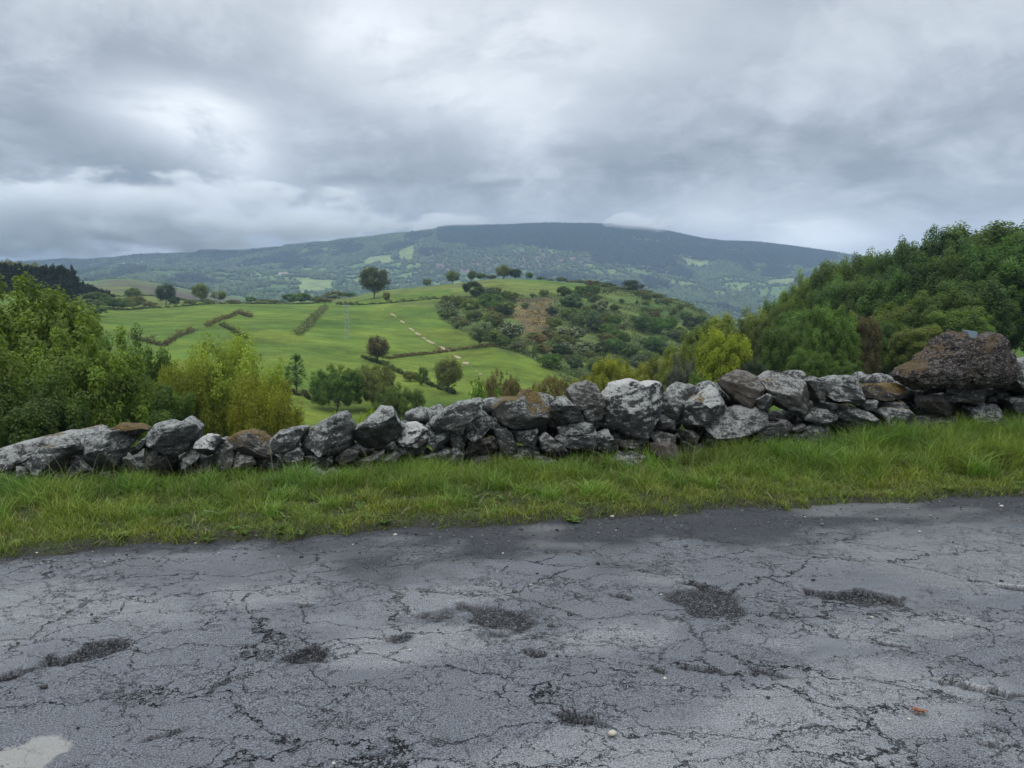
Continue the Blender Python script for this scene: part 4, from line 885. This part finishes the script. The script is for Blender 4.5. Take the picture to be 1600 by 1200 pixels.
    for i, (px, tr, w_, c, lab) in enumerate([(708, 422, 22, 'olive', 'leftmost of the trees on the hilltop'), (738, 421, 14, 'deep', 'slim dark tree on the hilltop, second from left'), (752, 426, 18, 'deep', 'low tree in the hilltop hollow'), (768, 429, 16, 'olive', 'small tree at the fence dip on the hilltop'),
                                              (787, 414, 24, 'green', 'tallest bright green tree on the hilltop'), (805, 419, 22, 'dark', 'dark tree right of the tallest hilltop tree'), (827, 425, 12, 'deep', 'small dark tree at the right end of the hilltop trees')]):
        t('tree', f'far:{i%4}', px, tr, 545, w_, c, lab, 'tree', 'trees on the hilltop')
    L = [(262, 443, 32, 470, 'dark', 'dark round tree on the field edge, darkest of the left row'), (317, 441, 26, 500, 'green', 'bright green round tree on the field edge'), (345, 454, 24, 480, 'olive', 'dull green bush beside the bright green round tree'),
         (212, 449, 24, 520, 'deep', 'green tree above the brownish bush on the field edge'), (214, 459, 34, 440, 'brown', 'brownish bush on the field edge'), (275, 462, 20, 440, 'dark', 'small dark bush below the dark round tree'), (155, 455, 42, 420, 'deep', 'green bush right of the grey green tree'), (180, 462, 40, 400, 'deep', 'wide low bush on the left field edge'),
         (432, 468, 26, 480, 'brown', 'brownish low bush at the left of the far hedge row'), (455, 458, 24, 500, 'deep', 'dark bush in the far hedge row'), (472, 455, 34, 480, 'deep', 'widest rounded bush in the far hedge row'), (497, 462, 20, 480, 'olive', 'olive bush at the right of the far hedge row'), (525, 454, 34, 520, 'olive', 'pale olive bush left of the lone ridge tree'), (548, 456, 20, 520, 'deep', 'small green bush left of the lone ridge tree'), (395, 463, 20, 490, 'deep', 'small bush on the skyline of the left meadow'),
         (140, 466, 44, 330, 'grey', 'grey green thicket behind the big left tree'), (195, 470, 34, 405, 'olive', 'olive thicket left of the brownish field edge bush'), (236, 470, 26, 430, 'brown', 'low brown bush left of the small dark one'), (300, 467, 22, 430, 'olive', 'low olive bush under the bright green round tree'), (330, 468, 26, 440, 'deep', 'low bush beside the small lattice mast'), (365, 468, 24, 450, 'brown', 'low brown bush right of the small lattice mast'), (414, 467, 24, 455, 'olive', 'low olive bush at the meadow top'), (510, 464, 26, 460, 'brown', 'brown thicket at the corner of the upper meadow'), (125, 500, 60, 200, 'grey', 'wide grey green thicket right of the big left tree top'), (150, 478, 40, 300, 'deep', 'dark thicket at the left end of the meadow'), (668, 434, 14, 545, 'olive', 'tiny bush at the left foot of the hilltop trees'), (845, 432, 16, 545, 'deep', 'low bush right of the hilltop trees')]
    for i, (px, tr, w_, Y, c, lab) in enumerate(L): t('tree' if 'tree' in lab else 'shrub', ('far:%d' if i < 4 else 'scrub:%d') % (i % 3), px, tr, Y, w_, c, lab, 'tree' if 'tree' in lab.split(' on ')[0] else 'shrub', 'bushes and trees along the field edge')
    # conifer plantation on the left skyline
    for i in range(38):
        px = -40+i*4.4+trng.uniform(-2, 2); Y = 345+trng.uniform(-8, 30); tr = 411+max(0, px-10)*.055+trng.uniform(-3, 3)
        t('conifer', f'conifer:{i%3}', px, tr, Y, 17+trng.uniform(-3, 4), 'pine', 'dark conifer at the '+('left end' if px < 20 else 'middle' if px < 75 else 'right end')+' of the dense plantation on the left skyline', 'conifer', 'conifers of the left plantation')
    for i in range(16):
        px = 128+i*3.6; t('conifer', f'conifer:{i%3}', px, 437+i*1.35+trng.uniform(-3, 3), 430, 9, 'pine', 'small dark conifer trailing down from the left plantation', 'conifer', 'small conifers beside the plantation')
    for i in range(7):
        t('tree', f'far:{i%3}', -20+i*14, 404+abs(i-2)*1.5, 420, 26, 'olive', 'olive tree top rising behind the dark conifers', 'tree', 'trees behind the plantation')
    # ---- right wood
    W = [(1545, 334, 122, 150), (1475, 350, 126, 120), (1632, 340, 116, 150), (1425, 366, 130, 100), (1388, 378, 136, 90), (1345, 390, 142, 86), (1308, 398, 150, 80), (1276, 416, 158, 76), (1248, 438, 165, 66), (1203, 462, 180, 40), (1226, 462, 162, 54),
         (1560, 372, 104, 140), (1660, 388, 98, 120), (1500, 384, 108, 120), (1448, 404, 112, 110), (1395, 420, 114, 100), (1352, 424, 120, 90), (1312, 432, 126, 90), (1520, 430, 92, 110), (1478, 450, 90, 120), (1412, 470, 96, 100), (1240, 480, 132, 70), (1700, 350, 110, 150), (1780, 345, 110, 150), (1500, 480, 84, 90), (1440, 505, 80, 90), (1388, 500, 88, 80)]
    WL = ['dark green tallest dome of the right wood, touching the skyline near the right edge', 'dark green broad skyline tree left of the tallest dome of the right wood', 'dark green skyline tree cut by the right edge of the photo', 'dark green rounded skyline tree at the left shoulder of the high part of the wood', 'dark green skyline tree one step below the left shoulder of the wood', 'dark green skyline tree halfway down the left slope of the wood', 'dark green lower skyline tree before the wood narrows', 'dark green skyline tree near the low left end of the wood', 'dark green low skyline tree against the far mountain', 'small dark tree standing out against the far mountain at the wood end', 'dark tree just right of the small outstanding one', 'dark green tree crown below the tallest dome', 'dark green tree crown beside the right edge above the green slope', 'dark green large crown in the upper middle of the wood', 'dark green crown in the middle of the wood under the left shoulder', 'dark green crown left of the middle of the wood', 'dark green crown under the halfway skyline tree', 'dark green crown low on the left slope of the wood', 'dark green front crown in the deepest part of the wood', 'dark green front crown behind the big boulder', 'dark green front crown behind the mossy rubble slab', 'dark green front tree at the lower left of the wood above the lime green tree', '', '', 'darkest low crown right behind the big boulder', 'dark low crown between the boulder and the brownish tree', 'dark low crown directly right of the brownish tree']
    for i, (px, tr, Y, w_) in enumerate(W):
        c = [(.056, .092, .019), (.078, .118, .022), (.044, .080, .020), (.088, .118, .024), (.062, .11, .024)][(i*7+i//3) % 5]; c = tuple(v*1.3*(1.35 if i in (7, 8, 17, 21, 16) else 1) for v in c)
        t('tree', ('wood:%d' if i % 3 else 'tall:%d') % (i % 3), px, tr, Y, w_*1.0, c, WL[i] or 'dark green tree of the right wood standing outside the frame', 'tree', 'broadleaf trees of the right wood', jit=.12)
    X = [(1150, 482, 150, 110, 'lime', 'yellow green tree at the lower left edge of the right wood'), (1105, 500, 145, 80, (.115, .15, .022), 'green tree sloping down from the right wood'), (1180, 492, 120, 70, (.09, .125, .022), 'mid green tree in front of the yellow green edge tree'), (1070, 528, 130, 70, (.14, .17, .024), 'rounded yellowish tree in the valley mouth'),
         (1035, 552, 118, 70, (.15, .175, .024), 'low yellow green tree above the largest stone'), (958, 556, 98, 70, (.24, .255, .02), 'brightest yellow green tree above the wall centre'), (992, 566, 96, 60, (.19, .21, .022), 'yellow green bush right of the brightest yellow tree'), (915, 582, 92, 60, (.175, .195, .022), 'yellow green bush left of the brightest yellow tree'),
         (1133, 521, 64, 92, (.21, .27, .026), 'bright lime green tree standing before the right wood'), (1068, 556, 60, 56, (.085, .10, .085), 'grey leaved willow behind the wall centre'), (1095, 580, 50, 60, 'deep', 'dark green bush under the lime green tree'), (1295, 474, 76, 78, 'fresh', 'fresh green tree with bright leaf sprays before the dark wood'), (1228, 497, 84, 72, (.075, .13, .026), 'green tree left of the fresh green one'),
         (1342, 484, 80, 66, (.095, .082, .036), 'brownish tree right of the fresh green one'), (1180, 560, 62, 50, (.045, .068, .04), 'dark shadowy bush behind the brown rounded stone'), (1265, 540, 70, 70, 'deep', 'dark green bush behind the tall block'), (1320, 560, 72, 60, 'deep', 'dark bush below the brownish tree')]
    for i, (px, tr, Y, w_, c, lab) in enumerate(X): t('tree' if 'tree' in lab or 'willow' in lab else 'shrub', ('wood:%d' if Y > 70 else 'near:%d' if i == 8 else 'wood:%d') % (i % 3), px, tr, Y, w_, c, lab, 'tree' if 'tree' in lab.split(' under ')[0].split(' below ')[0] and 'bush' not in lab else 'shrub' if 'bush' in lab else 'tree')
    # ---- scrub of the central hillside
    r2 = random.Random(9); n = 0
    spots = [(985, 436, 500, 34, 'dark'), (925, 438, 520, 30, 'deep'), (905, 437, 530, 20, 'olive'), (945, 441, 505, 34, 'deep'), (965, 447, 495, 34, 'olive'), (1000, 452, 485, 36, 'brown'), (1022, 458, 480, 34, 'olive'), (1045, 466, 475, 36, 'deep'), (1068, 474, 470, 34, 'olive'), (1088, 482, 470, 30, 'deep'), (893, 437, 540, 22, 'brown'), (877, 432, 545, 18, 'olive'), (860, 436, 545, 14, 'deep')]
    lab0 = {'dark': 'dark rounded bush on the scrubby crest of the central hillside', 'deep': 'green bush on the scrubby central hillside', 'olive': 'olive green bush on the scrubby central hillside', 'brown': 'brownish bush on the scrubby central hillside', 'grey': 'grey green bush on the scrubby central hillside'}
    for px, tr, Y, w_, c in spots: t('shrub', f'scrub:{n%3}', px, tr, Y, w_, c, bushlab(c, px, tr+8), 'shrub', 'bushes on the central hillside'); n += 1
    heavy = [(740, 452, 34), (765, 456, 22), (715, 472, 26), (735, 478, 30), (760, 470, 30), (775, 480, 28), (700, 478, 20), (792, 462, 20), (770, 497, 30), (746, 492, 26), (863, 487, 20), (895, 470, 30), (905, 455, 24), (890, 490, 30), (905, 500, 34), (925, 495, 30), (935, 480, 26), (880, 520, 26), (900, 522, 30), (930, 510, 30), (950, 518, 34), (960, 540, 34), (940, 545, 30), (915, 545, 30), (885, 545, 28), (975, 528, 28), (985, 550, 34), (1005, 505, 40), (1025, 508, 34), (1045, 505, 30), (1020, 538, 34), (1035, 545, 30), (1000, 565, 30), (870, 500, 16), (1060, 520, 26), (1080, 505, 26), (1095, 500, 22), (960, 500, 26), (820, 478, 14), (925, 455, 26), (880, 455, 22), (840, 545, 18), (870, 560, 20), (900, 570, 26), (930, 572, 26), (1020, 575, 30), (960, 572, 26)]
    blooms = {17, 18, 23, 24, 16, 6}
    for i, (px, row, w_) in enumerate(heavy):
        gp = ground_hit(px, row+w_*.35, 120, 600); Y = gp[1]; tr = row-w_*.42; c = r2.choice(['deep', 'deep', 'olive', 'dark', 'grey', 'deep'])
        if i in blooms: t('shrub', f'bloom:{i%2}', px, tr, Y, w_, (.06, .085, .03), bushlab('white', px, row), 'shrub', 'flowering bushes on the central hillside')
        else: t('shrub', f'scrub:{i%4}', px, tr, Y, w_, c, bushlab(c, px, row), 'shrub', 'bushes on the central hillside', jit=.15)
    sp = np.array(SCRUB); k = 0
    while k < 130:
        x = r2.uniform(sp[:, 0].min(), sp[:, 0].max()); y = r2.uniform(sp[:, 1].min(), sp[:, 1].max())
        if not inpoly(np.array([x]), np.array([y]), SCRUB)[0]: continue
        if inpoly(np.array([x]), np.array([y]), BROWN)[0] and r2.random() < .80: continue
        px = 800+1200*x/y; w_ = r2.uniform(2.6, 8.0)*1200/y; z = H1(x, y); hh = w_/1200*y*r2.uniform(.45, .8); tr = proj(x, y, z+hh)[1]
        c = r2.choice(['deep', 'olive', 'grey', 'grey', 'deep', 'brown', 'olive', 'dark']); t('shrub', f'scrub:{k%4}', px, tr, y, w_, c, bushlab(c, px, tr+6), 'shrub', 'bushes on the central hillside', jit=.15); k += 1
plant_trees()
def build_undergrowth():
    g = np.random.default_rng(50); n = 260000; px = g.uniform(660, 1240, n); y = np.exp(g.uniform(math.log(190), math.log(620), n)); x = (px-800)/1200*y
    m = (inpoly(x, y, SCRUB) | (px > 925)); pt = fb2(x, y, 14, 3, 5.5); pt2 = fb2(x, y, 4, 2, 9.5); br = inpoly(x, y, BROWN)
    k = m & (g.random(n) < np.clip(.25+pt*1.6+pt2*.6, 0, 1)*np.where(br, .35, 1)); x, y, pt, pt2, br = x[k], y[k], pt[k], pt2[k], br[k]; n = len(x)
    hh = np.clip(.5+pt*1.8+pt2*.8, .15, 1.7); c0 = np.array([60., 380., 0.]); p = np.stack([x, y, H(x, y)+hh*g.random(n)], 1)-c0
    nn = g.normal(size=(n, 3))+np.array([0, 0, .7]); nn /= np.linalg.norm(nn, axis=1)[:, None]; a = np.cross(nn, g.normal(size=(n, 3))); a /= np.linalg.norm(a, axis=1)[:, None]; b = np.cross(nn, a); L = g.uniform(.22, .55, n)[:, None]
    V = np.stack([p-a*L, p-b*L*.6, p+a*L, p+b*L*.6], 1).reshape(-1, 3)
    cs = np.array([[.080, .13, .034], [.115, .14, .052], [.115, .115, .055], [.078, .125, .034], [.16, .19, .07]]); ci = (np.clip((pt2+.5)*2.5+g.normal(0, .9, n), 0, 4)).astype(int); col = cs[ci]*g.uniform(.6, 1.35, (n, 1)); col[br] = np.array([.12, .10, .055])*g.uniform(.6, 1.3, (br.sum(), 1))
    o = mobj('undergrowth', npmesh('undergrowth', V, np.arange(n*4).reshape(-1, 4), M['grass'], False, {'col': np.repeat(col, 4, 0)})); o.location = c0
    tag(o, 'low bracken, heather and bramble covering the scrubby central hillside', 'undergrowth', None, 'stuff'); print('under', n)
build_undergrowth()
# ------------------------------------------------------------------ hedges and banks between the fields
def hedge(pts, hgt, wid, col, label, seed, y0=90, y1=700, n_per=44, bloom=0., leaf=.24):
    g = np.random.default_rng(seed); W = np.array([ground_hit(a, b, y0, y1) for a, b in pts]); seg = np.linalg.norm(np.diff(W, axis=0), axis=1); tot = seg.sum(); n = int(tot*n_per)
    u = np.sort(g.random(n))*tot; cs = np.concatenate([[0], np.cumsum(seg)]); x = np.interp(u, cs, W[:, 0]); y = np.interp(u, cs, W[:, 1])
    j = fb2(u, u*0, 3.0, 3, seed); x = x+g.normal(0, wid*.22, n)+j*wid*.4; y = y+g.normal(0, wid*.28, n)
    top = hgt*.85*np.clip(.7+j*1.5, .12, 1.8); z = H(x, y)+top*g.random(n)**.7
    c0 = np.array([x.mean(), y.mean(), 0]); c0[2] = H1(c0[0], c0[1]); p = np.stack([x, y, z], 1)-c0
    nn = g.normal(size=(n, 3))+np.array([0, 0, .6]); nn /= np.linalg.norm(nn, axis=1)[:, None]; a = np.cross(nn, g.normal(size=(n, 3))); a /= np.linalg.norm(a, axis=1)[:, None]; b = np.cross(nn, a); L = leaf*g.uniform(.6, 1.5, n)[:, None]
    V = np.stack([p-a*L, p-b*L*.6, p+a*L, p+b*L*.6], 1).reshape(-1, 3); bl = (g.random(n) < bloom).astype(float)
    me = npmesh('hedge', V, np.arange(n*4).reshape(-1, 4), M['leaf'], False, {'tint': np.repeat(np.clip(.6+j*1.6+g.normal(0, .35, n), 0, 1.6), 4), 'bloom': np.repeat(bl, 4)})
    o = mobj('hedge', me); o.location = c0; o.color = (*col, 1); return tag(o, label, 'hedge')
hedge([(606, 561), (640, 556), (710, 548), (800, 543)], 1.4, 2.2, (.11, .085, .045), 'brown hedge bank crossing the field right of the reddish tree', 1)
hedge([(525, 476), (560, 477), (640, 471), (712, 465)], 1.5, 2.0, (.050, .050, .024), 'dark low hedge under the hilltop field', 2)
hedge([(567, 559), (600, 572), (632, 586), (675, 603), (712, 617)], 1.2, 1.6, (.040, .058, .020), 'green hedge running down right from the reddish tree', 3)
hedge([(420, 603), (460, 616), (505, 632)], .9, 1.0, (.038, .036, .018), 'thin dark field bank below the thin young tree', 4)
hedge([(508, 482), (495, 494), (480, 512), (463, 525)], 2.4, 4.0, (.085, .10, .05), 'blossoming bushy bank slanting across the upper meadow', 5, bloom=.05)
hedge([(203, 529), (230, 534), (257, 541), (276, 527), (304, 517)], 1.6, 2.2, (.085, .080, .045), 'brown bank curving through the left meadow', 6)
hedge([(322, 511), (340, 502), (358, 497), (372, 489), (392, 496)], 1.6, 2.6, (.085, .080, .045), 'brown bank in the middle of the left meadow', 7)
hedge([(345, 508), (365, 518), (385, 530)], 1.4, 1.8, (.07, .085, .035), 'short bank dropping down from the middle of the left meadow', 8)
hedge([(800, 545), (824, 551), (850, 566), (884, 582)], 1.8, 2.6, (.042, .062, .022), 'hedge at the right edge of the lower field below the scrub', 9)
hedge([(165, 484), (230, 482), (300, 478), (400, 475), (500, 474)], 1.3, 2.0, (.050, .060, .028), 'long low hedge along the top of the left meadow', 10)
hedge([(150, 462), (200, 464), (260, 465), (330, 468)], 1.4, 2.0, (.050, .060, .030), 'thin hedge behind the left meadow before the moor', 11, y0=450, y1=900)
def build_path():
    pts = [(598, 484), (612, 491), (626, 501), (640, 513), (655, 524), (672, 535), (690, 543), (703, 550), (716, 560), (732, 571), (752, 586)]
    W = np.array([ground_hit(a, b, 120, 600) for a, b in pts]); u = np.linspace(0, len(W)-1, 260); i = np.arange(len(W))
    x = np.interp(u, i, W[:, 0]); y = np.interp(u, i, W[:, 1]); dx = np.gradient(x); dy = np.gradient(y); L = np.hypot(dx, dy); nx, ny = -dy/L, dx/L
    wv = np.clip(.42+fb2(u, u*0, .45, 4, 4.4)*1.5, .02, 1.0)
    V = []
    for k in (-1, -.33, .33, 1): xx = x+nx*wv*k; yy = y+ny*wv*k; V.append(np.stack([xx, yy, H(xx, yy)+.16], 1))
    V = np.stack(V, 0).reshape(-1, 3)
    tag(mobj('path', npmesh('path', V, gridfaces(4, 260), M['sand'], True)), 'sandy worn track running down across the green fields', None, None, 'structure')
build_path()
# ------------------------------------------------------------------ masts
def mast(px, row, hpx, Y, label, wire=None):
    g = ground_at(px, Y); hgt = hpx/1200*Y; m = M['steel']; root = thing('lattice_mast', g, label, 'mast', 'lattice masts in the meadow')
    V = []; F = []; off = 0
    def bar(a, b, r):
        nonlocal off
        v, f = tube([a, b], [r, r], 4); V.append(v); F.append(f+off); off += len(v)
    w0, w1 = .75, .40; c = [(-1, -1), (1, -1), (1, 1), (-1, 1)]; n = 9
    def cp(k, f): ww = w0+(w1-w0)*f; return (c[k][0]*ww, c[k][1]*ww, hgt*f-.2*(f == 0))
    for k in range(4): bar(cp(k, 0), cp(k, 1), .06)
    for i in range(n):
        for k in range(4):
            a, b = (k, (k+1) % 4); f0, f1 = i/n, (i+1)/n; bar(cp(a, f0), cp(b, f1), .035) if i % 2 else bar(cp(b, f0), cp(a, f1), .035)
    mobj('lattice', npmesh('lattice', np.vstack(V), np.vstack(F), m, False), root); V = []; F = []; off = 0
    bar((-1.5, 0, hgt-.2), (1.5, 0, hgt-.2), .07)
    mobj('cross_arm', npmesh('cross_arm', np.vstack(V), np.vstack(F), m, False), root)
M['steel'] = mat_plain('galvanised_steel', (.36, .39, .39), .5, .3, 3, .1)
mast(543, 527, 54, 262, 'pale lattice mast standing in the middle of the meadow'); mast(342, 478, 30, 420, 'small pale lattice mast on the left edge of the meadow')
# ------------------------------------------------------------------ far farmhouses
M['farwall'] = mat_plain('whitewashed_wall', (.62, .60, .56), .8, 0, .3, .08); M['farroof'] = mat_plain('slate_roof', (.16, .16, .17), .7, 0, .5, .15); M['farroof2'] = mat_plain('tile_roof', (.24, .17, .13), .8, 0, .5, .15); M['farwin'] = mat_plain('dark_window', (.03, .035, .04), .3, 0, 1, .1)
def farmhouse(px, row, w_, d_, hh, rot, roof, label, group):
    g = ground_hit(px, row, 1900, 4200); root = thing('farmhouse', g-[0, 0, 1], label, 'house', group); root.rotation_euler = (0, 0, rot)
    def box(name, x0, x1, y0, y1, z0, z1, mat, parent=root):
        v = [(x0, y0, z0), (x1, y0, z0), (x1, y1, z0), (x0, y1, z0), (x0, y0, z1), (x1, y0, z1), (x1, y1, z1), (x0, y1, z1)]; me = bpy.data.meshes.new(name)
        me.from_pydata(v, [], [(0, 3, 2, 1), (4, 5, 6, 7), (0, 1, 5, 4), (1, 2, 6, 5), (2, 3, 7, 6), (3, 0, 4, 7)]); me.materials.append(mat); return mobj(name, me, parent)
    a, b = w_/2, d_/2; box('wall', -a, a, -b, b, -1.5, hh, M['farwall'])
    me = bpy.data.meshes.new('roof'); e = .5; me.from_pydata([(-a-e, -b-e, hh+.01), (a+e, -b-e, hh+.01), (a+e, b+e, hh+.01), (-a-e, b+e, hh+.01), (-a-e, 0, hh+d_*.32), (a+e, 0, hh+d_*.32)], [], [(0, 1, 5, 4), (2, 3, 4, 5), (0, 4, 3), (1, 2, 5), (0, 3, 2, 1)]); me.materials.append(roof); rf = mobj('roof', me, root)
    box('chimney', a*.4, a*.4+1.2, -.6, .6, hh+d_*.2, hh+d_*.45, M['farwall'], rf)
    for k in range(3):
        for zz in ((1.2, 4.0) if hh > 5 else (1.2,)): x = -a*.65+k*a*.65; box('window', x-.6, x+.6, -b-.06, -b+.1, zz, zz+1.4, M['farwin'])
r3 = random.Random(2)
HL = [(196, 412, 'whitish farmhouse at the left of the hamlet on the far slope'), (205, 409, 'upper pale farmhouse of the far hamlet'), (215, 414, 'lower pale farmhouse of the far hamlet'), (224, 411, 'pale farmhouse at the right of the far hamlet'), (232, 416, 'smallest low farmhouse below the far hamlet')]
for i, (a, b, l) in enumerate(HL): farmhouse(a, b, 17, 10, 6, r3.uniform(-.6, .6), M['farroof2' if i % 2 else 'farroof'], l, 'farmhouses of the far hamlet')
farmhouse(443, 429, 34, 13, 6, .1, M['farroof2'], 'long pale farmhouse in fields left of the lone tree', 'farmhouses among the far fields'); farmhouse(456, 431, 20, 11, 5, -.3, M['farroof'], 'shorter farm building beside the long pale farmhouse', 'farmhouses among the far fields')
# ------------------------------------------------------------------ distant woods (one mass)
def build_far_woods():
    g = np.random.default_rng(21); n = 330000
    px = g.uniform(-150, 1450, n); y = 1900+g.random(n)**.8*(4350-1900); x = (px-800)/1200*y
    col, dens, con = far_cover(x, y); keep = g.random(n) < dens*.72*np.clip(y/3600, .3, 1.2)
    x, y, con = x[keep], y[keep], con[keep]; z = H(x, y); n = len(x); sz = g.uniform(4.5, 8.5, n)
    c = np.array([[.040, .066, .028]])*g.uniform(.5, 1.6, (n, 1)); yl = g.random(n) < .12+.3*(fb2(x, y, 120, 2, 3.)>.1); c[yl] = np.array([.085, .12, .035])*g.uniform(.7, 1.2, (yl.sum(), 1)); c[con] = np.array([.011, .022, .017])*g.uniform(.7, 1.4, (con.sum(), 1))
    U, F = ico(1); U = U*1.0; k = len(U)
    V = np.zeros((n, k, 3)); jit = 1+g.normal(0, .16, (n, k, 1)); B = U[None]*jit
    hz = np.where(con, sz*1.5, sz*.95); V[:, :, 0] = x[:, None]+B[:, :, 0]*sz[:, None]*np.where(con[:, None], .62*(1-.5*U[None, :, 2]), .95); V[:, :, 1] = y[:, None]+B[:, :, 1]*sz[:, None]*np.where(con[:, None], .62*(1-.5*U[None, :, 2]), .95)
    V[:, :, 2] = z[:, None]+B[:, :, 2]*hz[:, None]+hz[:, None]*.6
    FF = (F[None]+(np.arange(n)*k)[:, None, None]).reshape(-1, 3)
    me = npmesh('distant_woods', V.reshape(-1, 3), FF, M['wood'], True, {'col': np.repeat(c, k, 0)})
    tag(mobj('distant_woods', me), 'bluish woods and hedgerows covering the far mountain side', 'woods', None, 'stuff'); print('far trees', n)
build_far_woods()
# ------------------------------------------------------------------ haze
def build_haze():
    bpy.context.view_layer.update(); lo, hi = 0, 0
    for o in COL.objects:
        if o.type == 'MESH': zz = [(o.matrix_world @ Vector(c)).z for c in o.bound_box]; lo = min(lo, min(zz)); hi = max(hi, max(zz))
    print('z range', lo, hi); x0, x1, y0, y1, z0, z1 = -6100, 6100, -6100, 6100, lo-1, hi+4
    v = [(x0, y0, z0), (x1, y0, z0), (x1, y1, z0), (x0, y1, z0), (x0, y0, z1), (x1, y0, z1), (x1, y1, z1), (x0, y1, z1)]; me = bpy.data.meshes.new('haze')
    me.from_pydata(v, [], [(0, 3, 2, 1), (4, 5, 6, 7), (0, 1, 5, 4), (1, 2, 6, 5), (2, 3, 7, 6), (3, 0, 4, 7)])
    m = bpy.data.materials.new('haze_air'); m.use_nodes = True; T = NT(m.node_tree); T.n.clear(); out = T.new('ShaderNodeOutputMaterial'); vv = T.new('ShaderNodeVolumePrincipled')
    vv.inputs['Color'].default_value = (.52, .70, 1, 1); vv.inputs['Density'].default_value = HAZE; vv.inputs['Anisotropy'].default_value = .1; T.l.new(vv.outputs[0], out.inputs['Volume'])
    me.materials.append(m); tag(mobj('haze', me), 'thin bluish air haze over the valley', 'haze', None, 'stuff')
HAZE = 1.35e-4
build_haze()
def build_cloud(name, px0, px1, rtop, rbase, Y, dep, dens, seed, label):
    x0 = (px0-800)/1200*Y; x1 = (px1-800)/1200*Y; z0 = EYE+(450-rbase)/1200*Y; z1 = EYE+(450-rtop)/1200*Y
    bm = bmesh.new(); bmesh.ops.create_icosphere(bm, subdivisions=4, radius=1)
    hx, hz = (x1-x0)/2, (z1-z0)/2
    for v in bm.verts:
        c = v.co; k = 1+.10*math.sin(c.x*5+seed)*math.cos(c.y*4); v.co = Vector((c.x*hx*k, c.y*dep*k, c.z*hz*k))
    me = bpy.data.meshes.new(name); bm.to_mesh(me); bm.free()
    m = bpy.data.materials.new(name+'_vapour'); m.use_nodes = True; T = NT(m.node_tree); T.n.clear(); out = T.new('ShaderNodeOutputMaterial'); vv = T.new('ShaderNodeVolumePrincipled')
    p = T.vmath('ADD', T.new('ShaderNodeTexCoord').outputs['Object'], (seed*317., 0, 0)); ps = T.vmath('MULTIPLY', p, (1/260, 1/260, 1/110)); n = T.noise(ps, 1.0, 5, .6)
    u = T.vmath('LENGTH', T.vmath('MULTIPLY', T.new('ShaderNodeTexCoord').outputs['Object'], (1/hx, 1/dep, 1/hz)))
    q = T.math('SUBTRACT', n, T.math('MULTIPLY', u, .30)); d = T.math('MULTIPLY', T.step(q, .22, .46), dens)
    T.put(vv.inputs['Density'], d); vv.inputs['Color'].default_value = (.985, .99, 1, 1); vv.inputs['Anisotropy'].default_value = 0; T.l.new(vv.outputs[0], out.inputs['Volume'])
    me.materials.append(m); o = mobj(name, me); o.location = ((x0+x1)/2, Y, (z0+z1)/2); tag(o, label, 'cloud', None, 'stuff')
build_cloud('low_cloud', 600, 790, 335, 371, 3950, 200, .009, 7, 'thin wisp of cloud brushing the ridge left of the summit')
build_cloud('low_cloud', -420, 690, 270, 406, 3950, 450, .014, 1, 'grey cloud bank resting on the left part of the far ridge')
build_cloud('low_cloud', 930, 1060, 335, 374, 3950, 220, .011, 3, 'small wisp of cloud touching the far summit on its right shoulder')
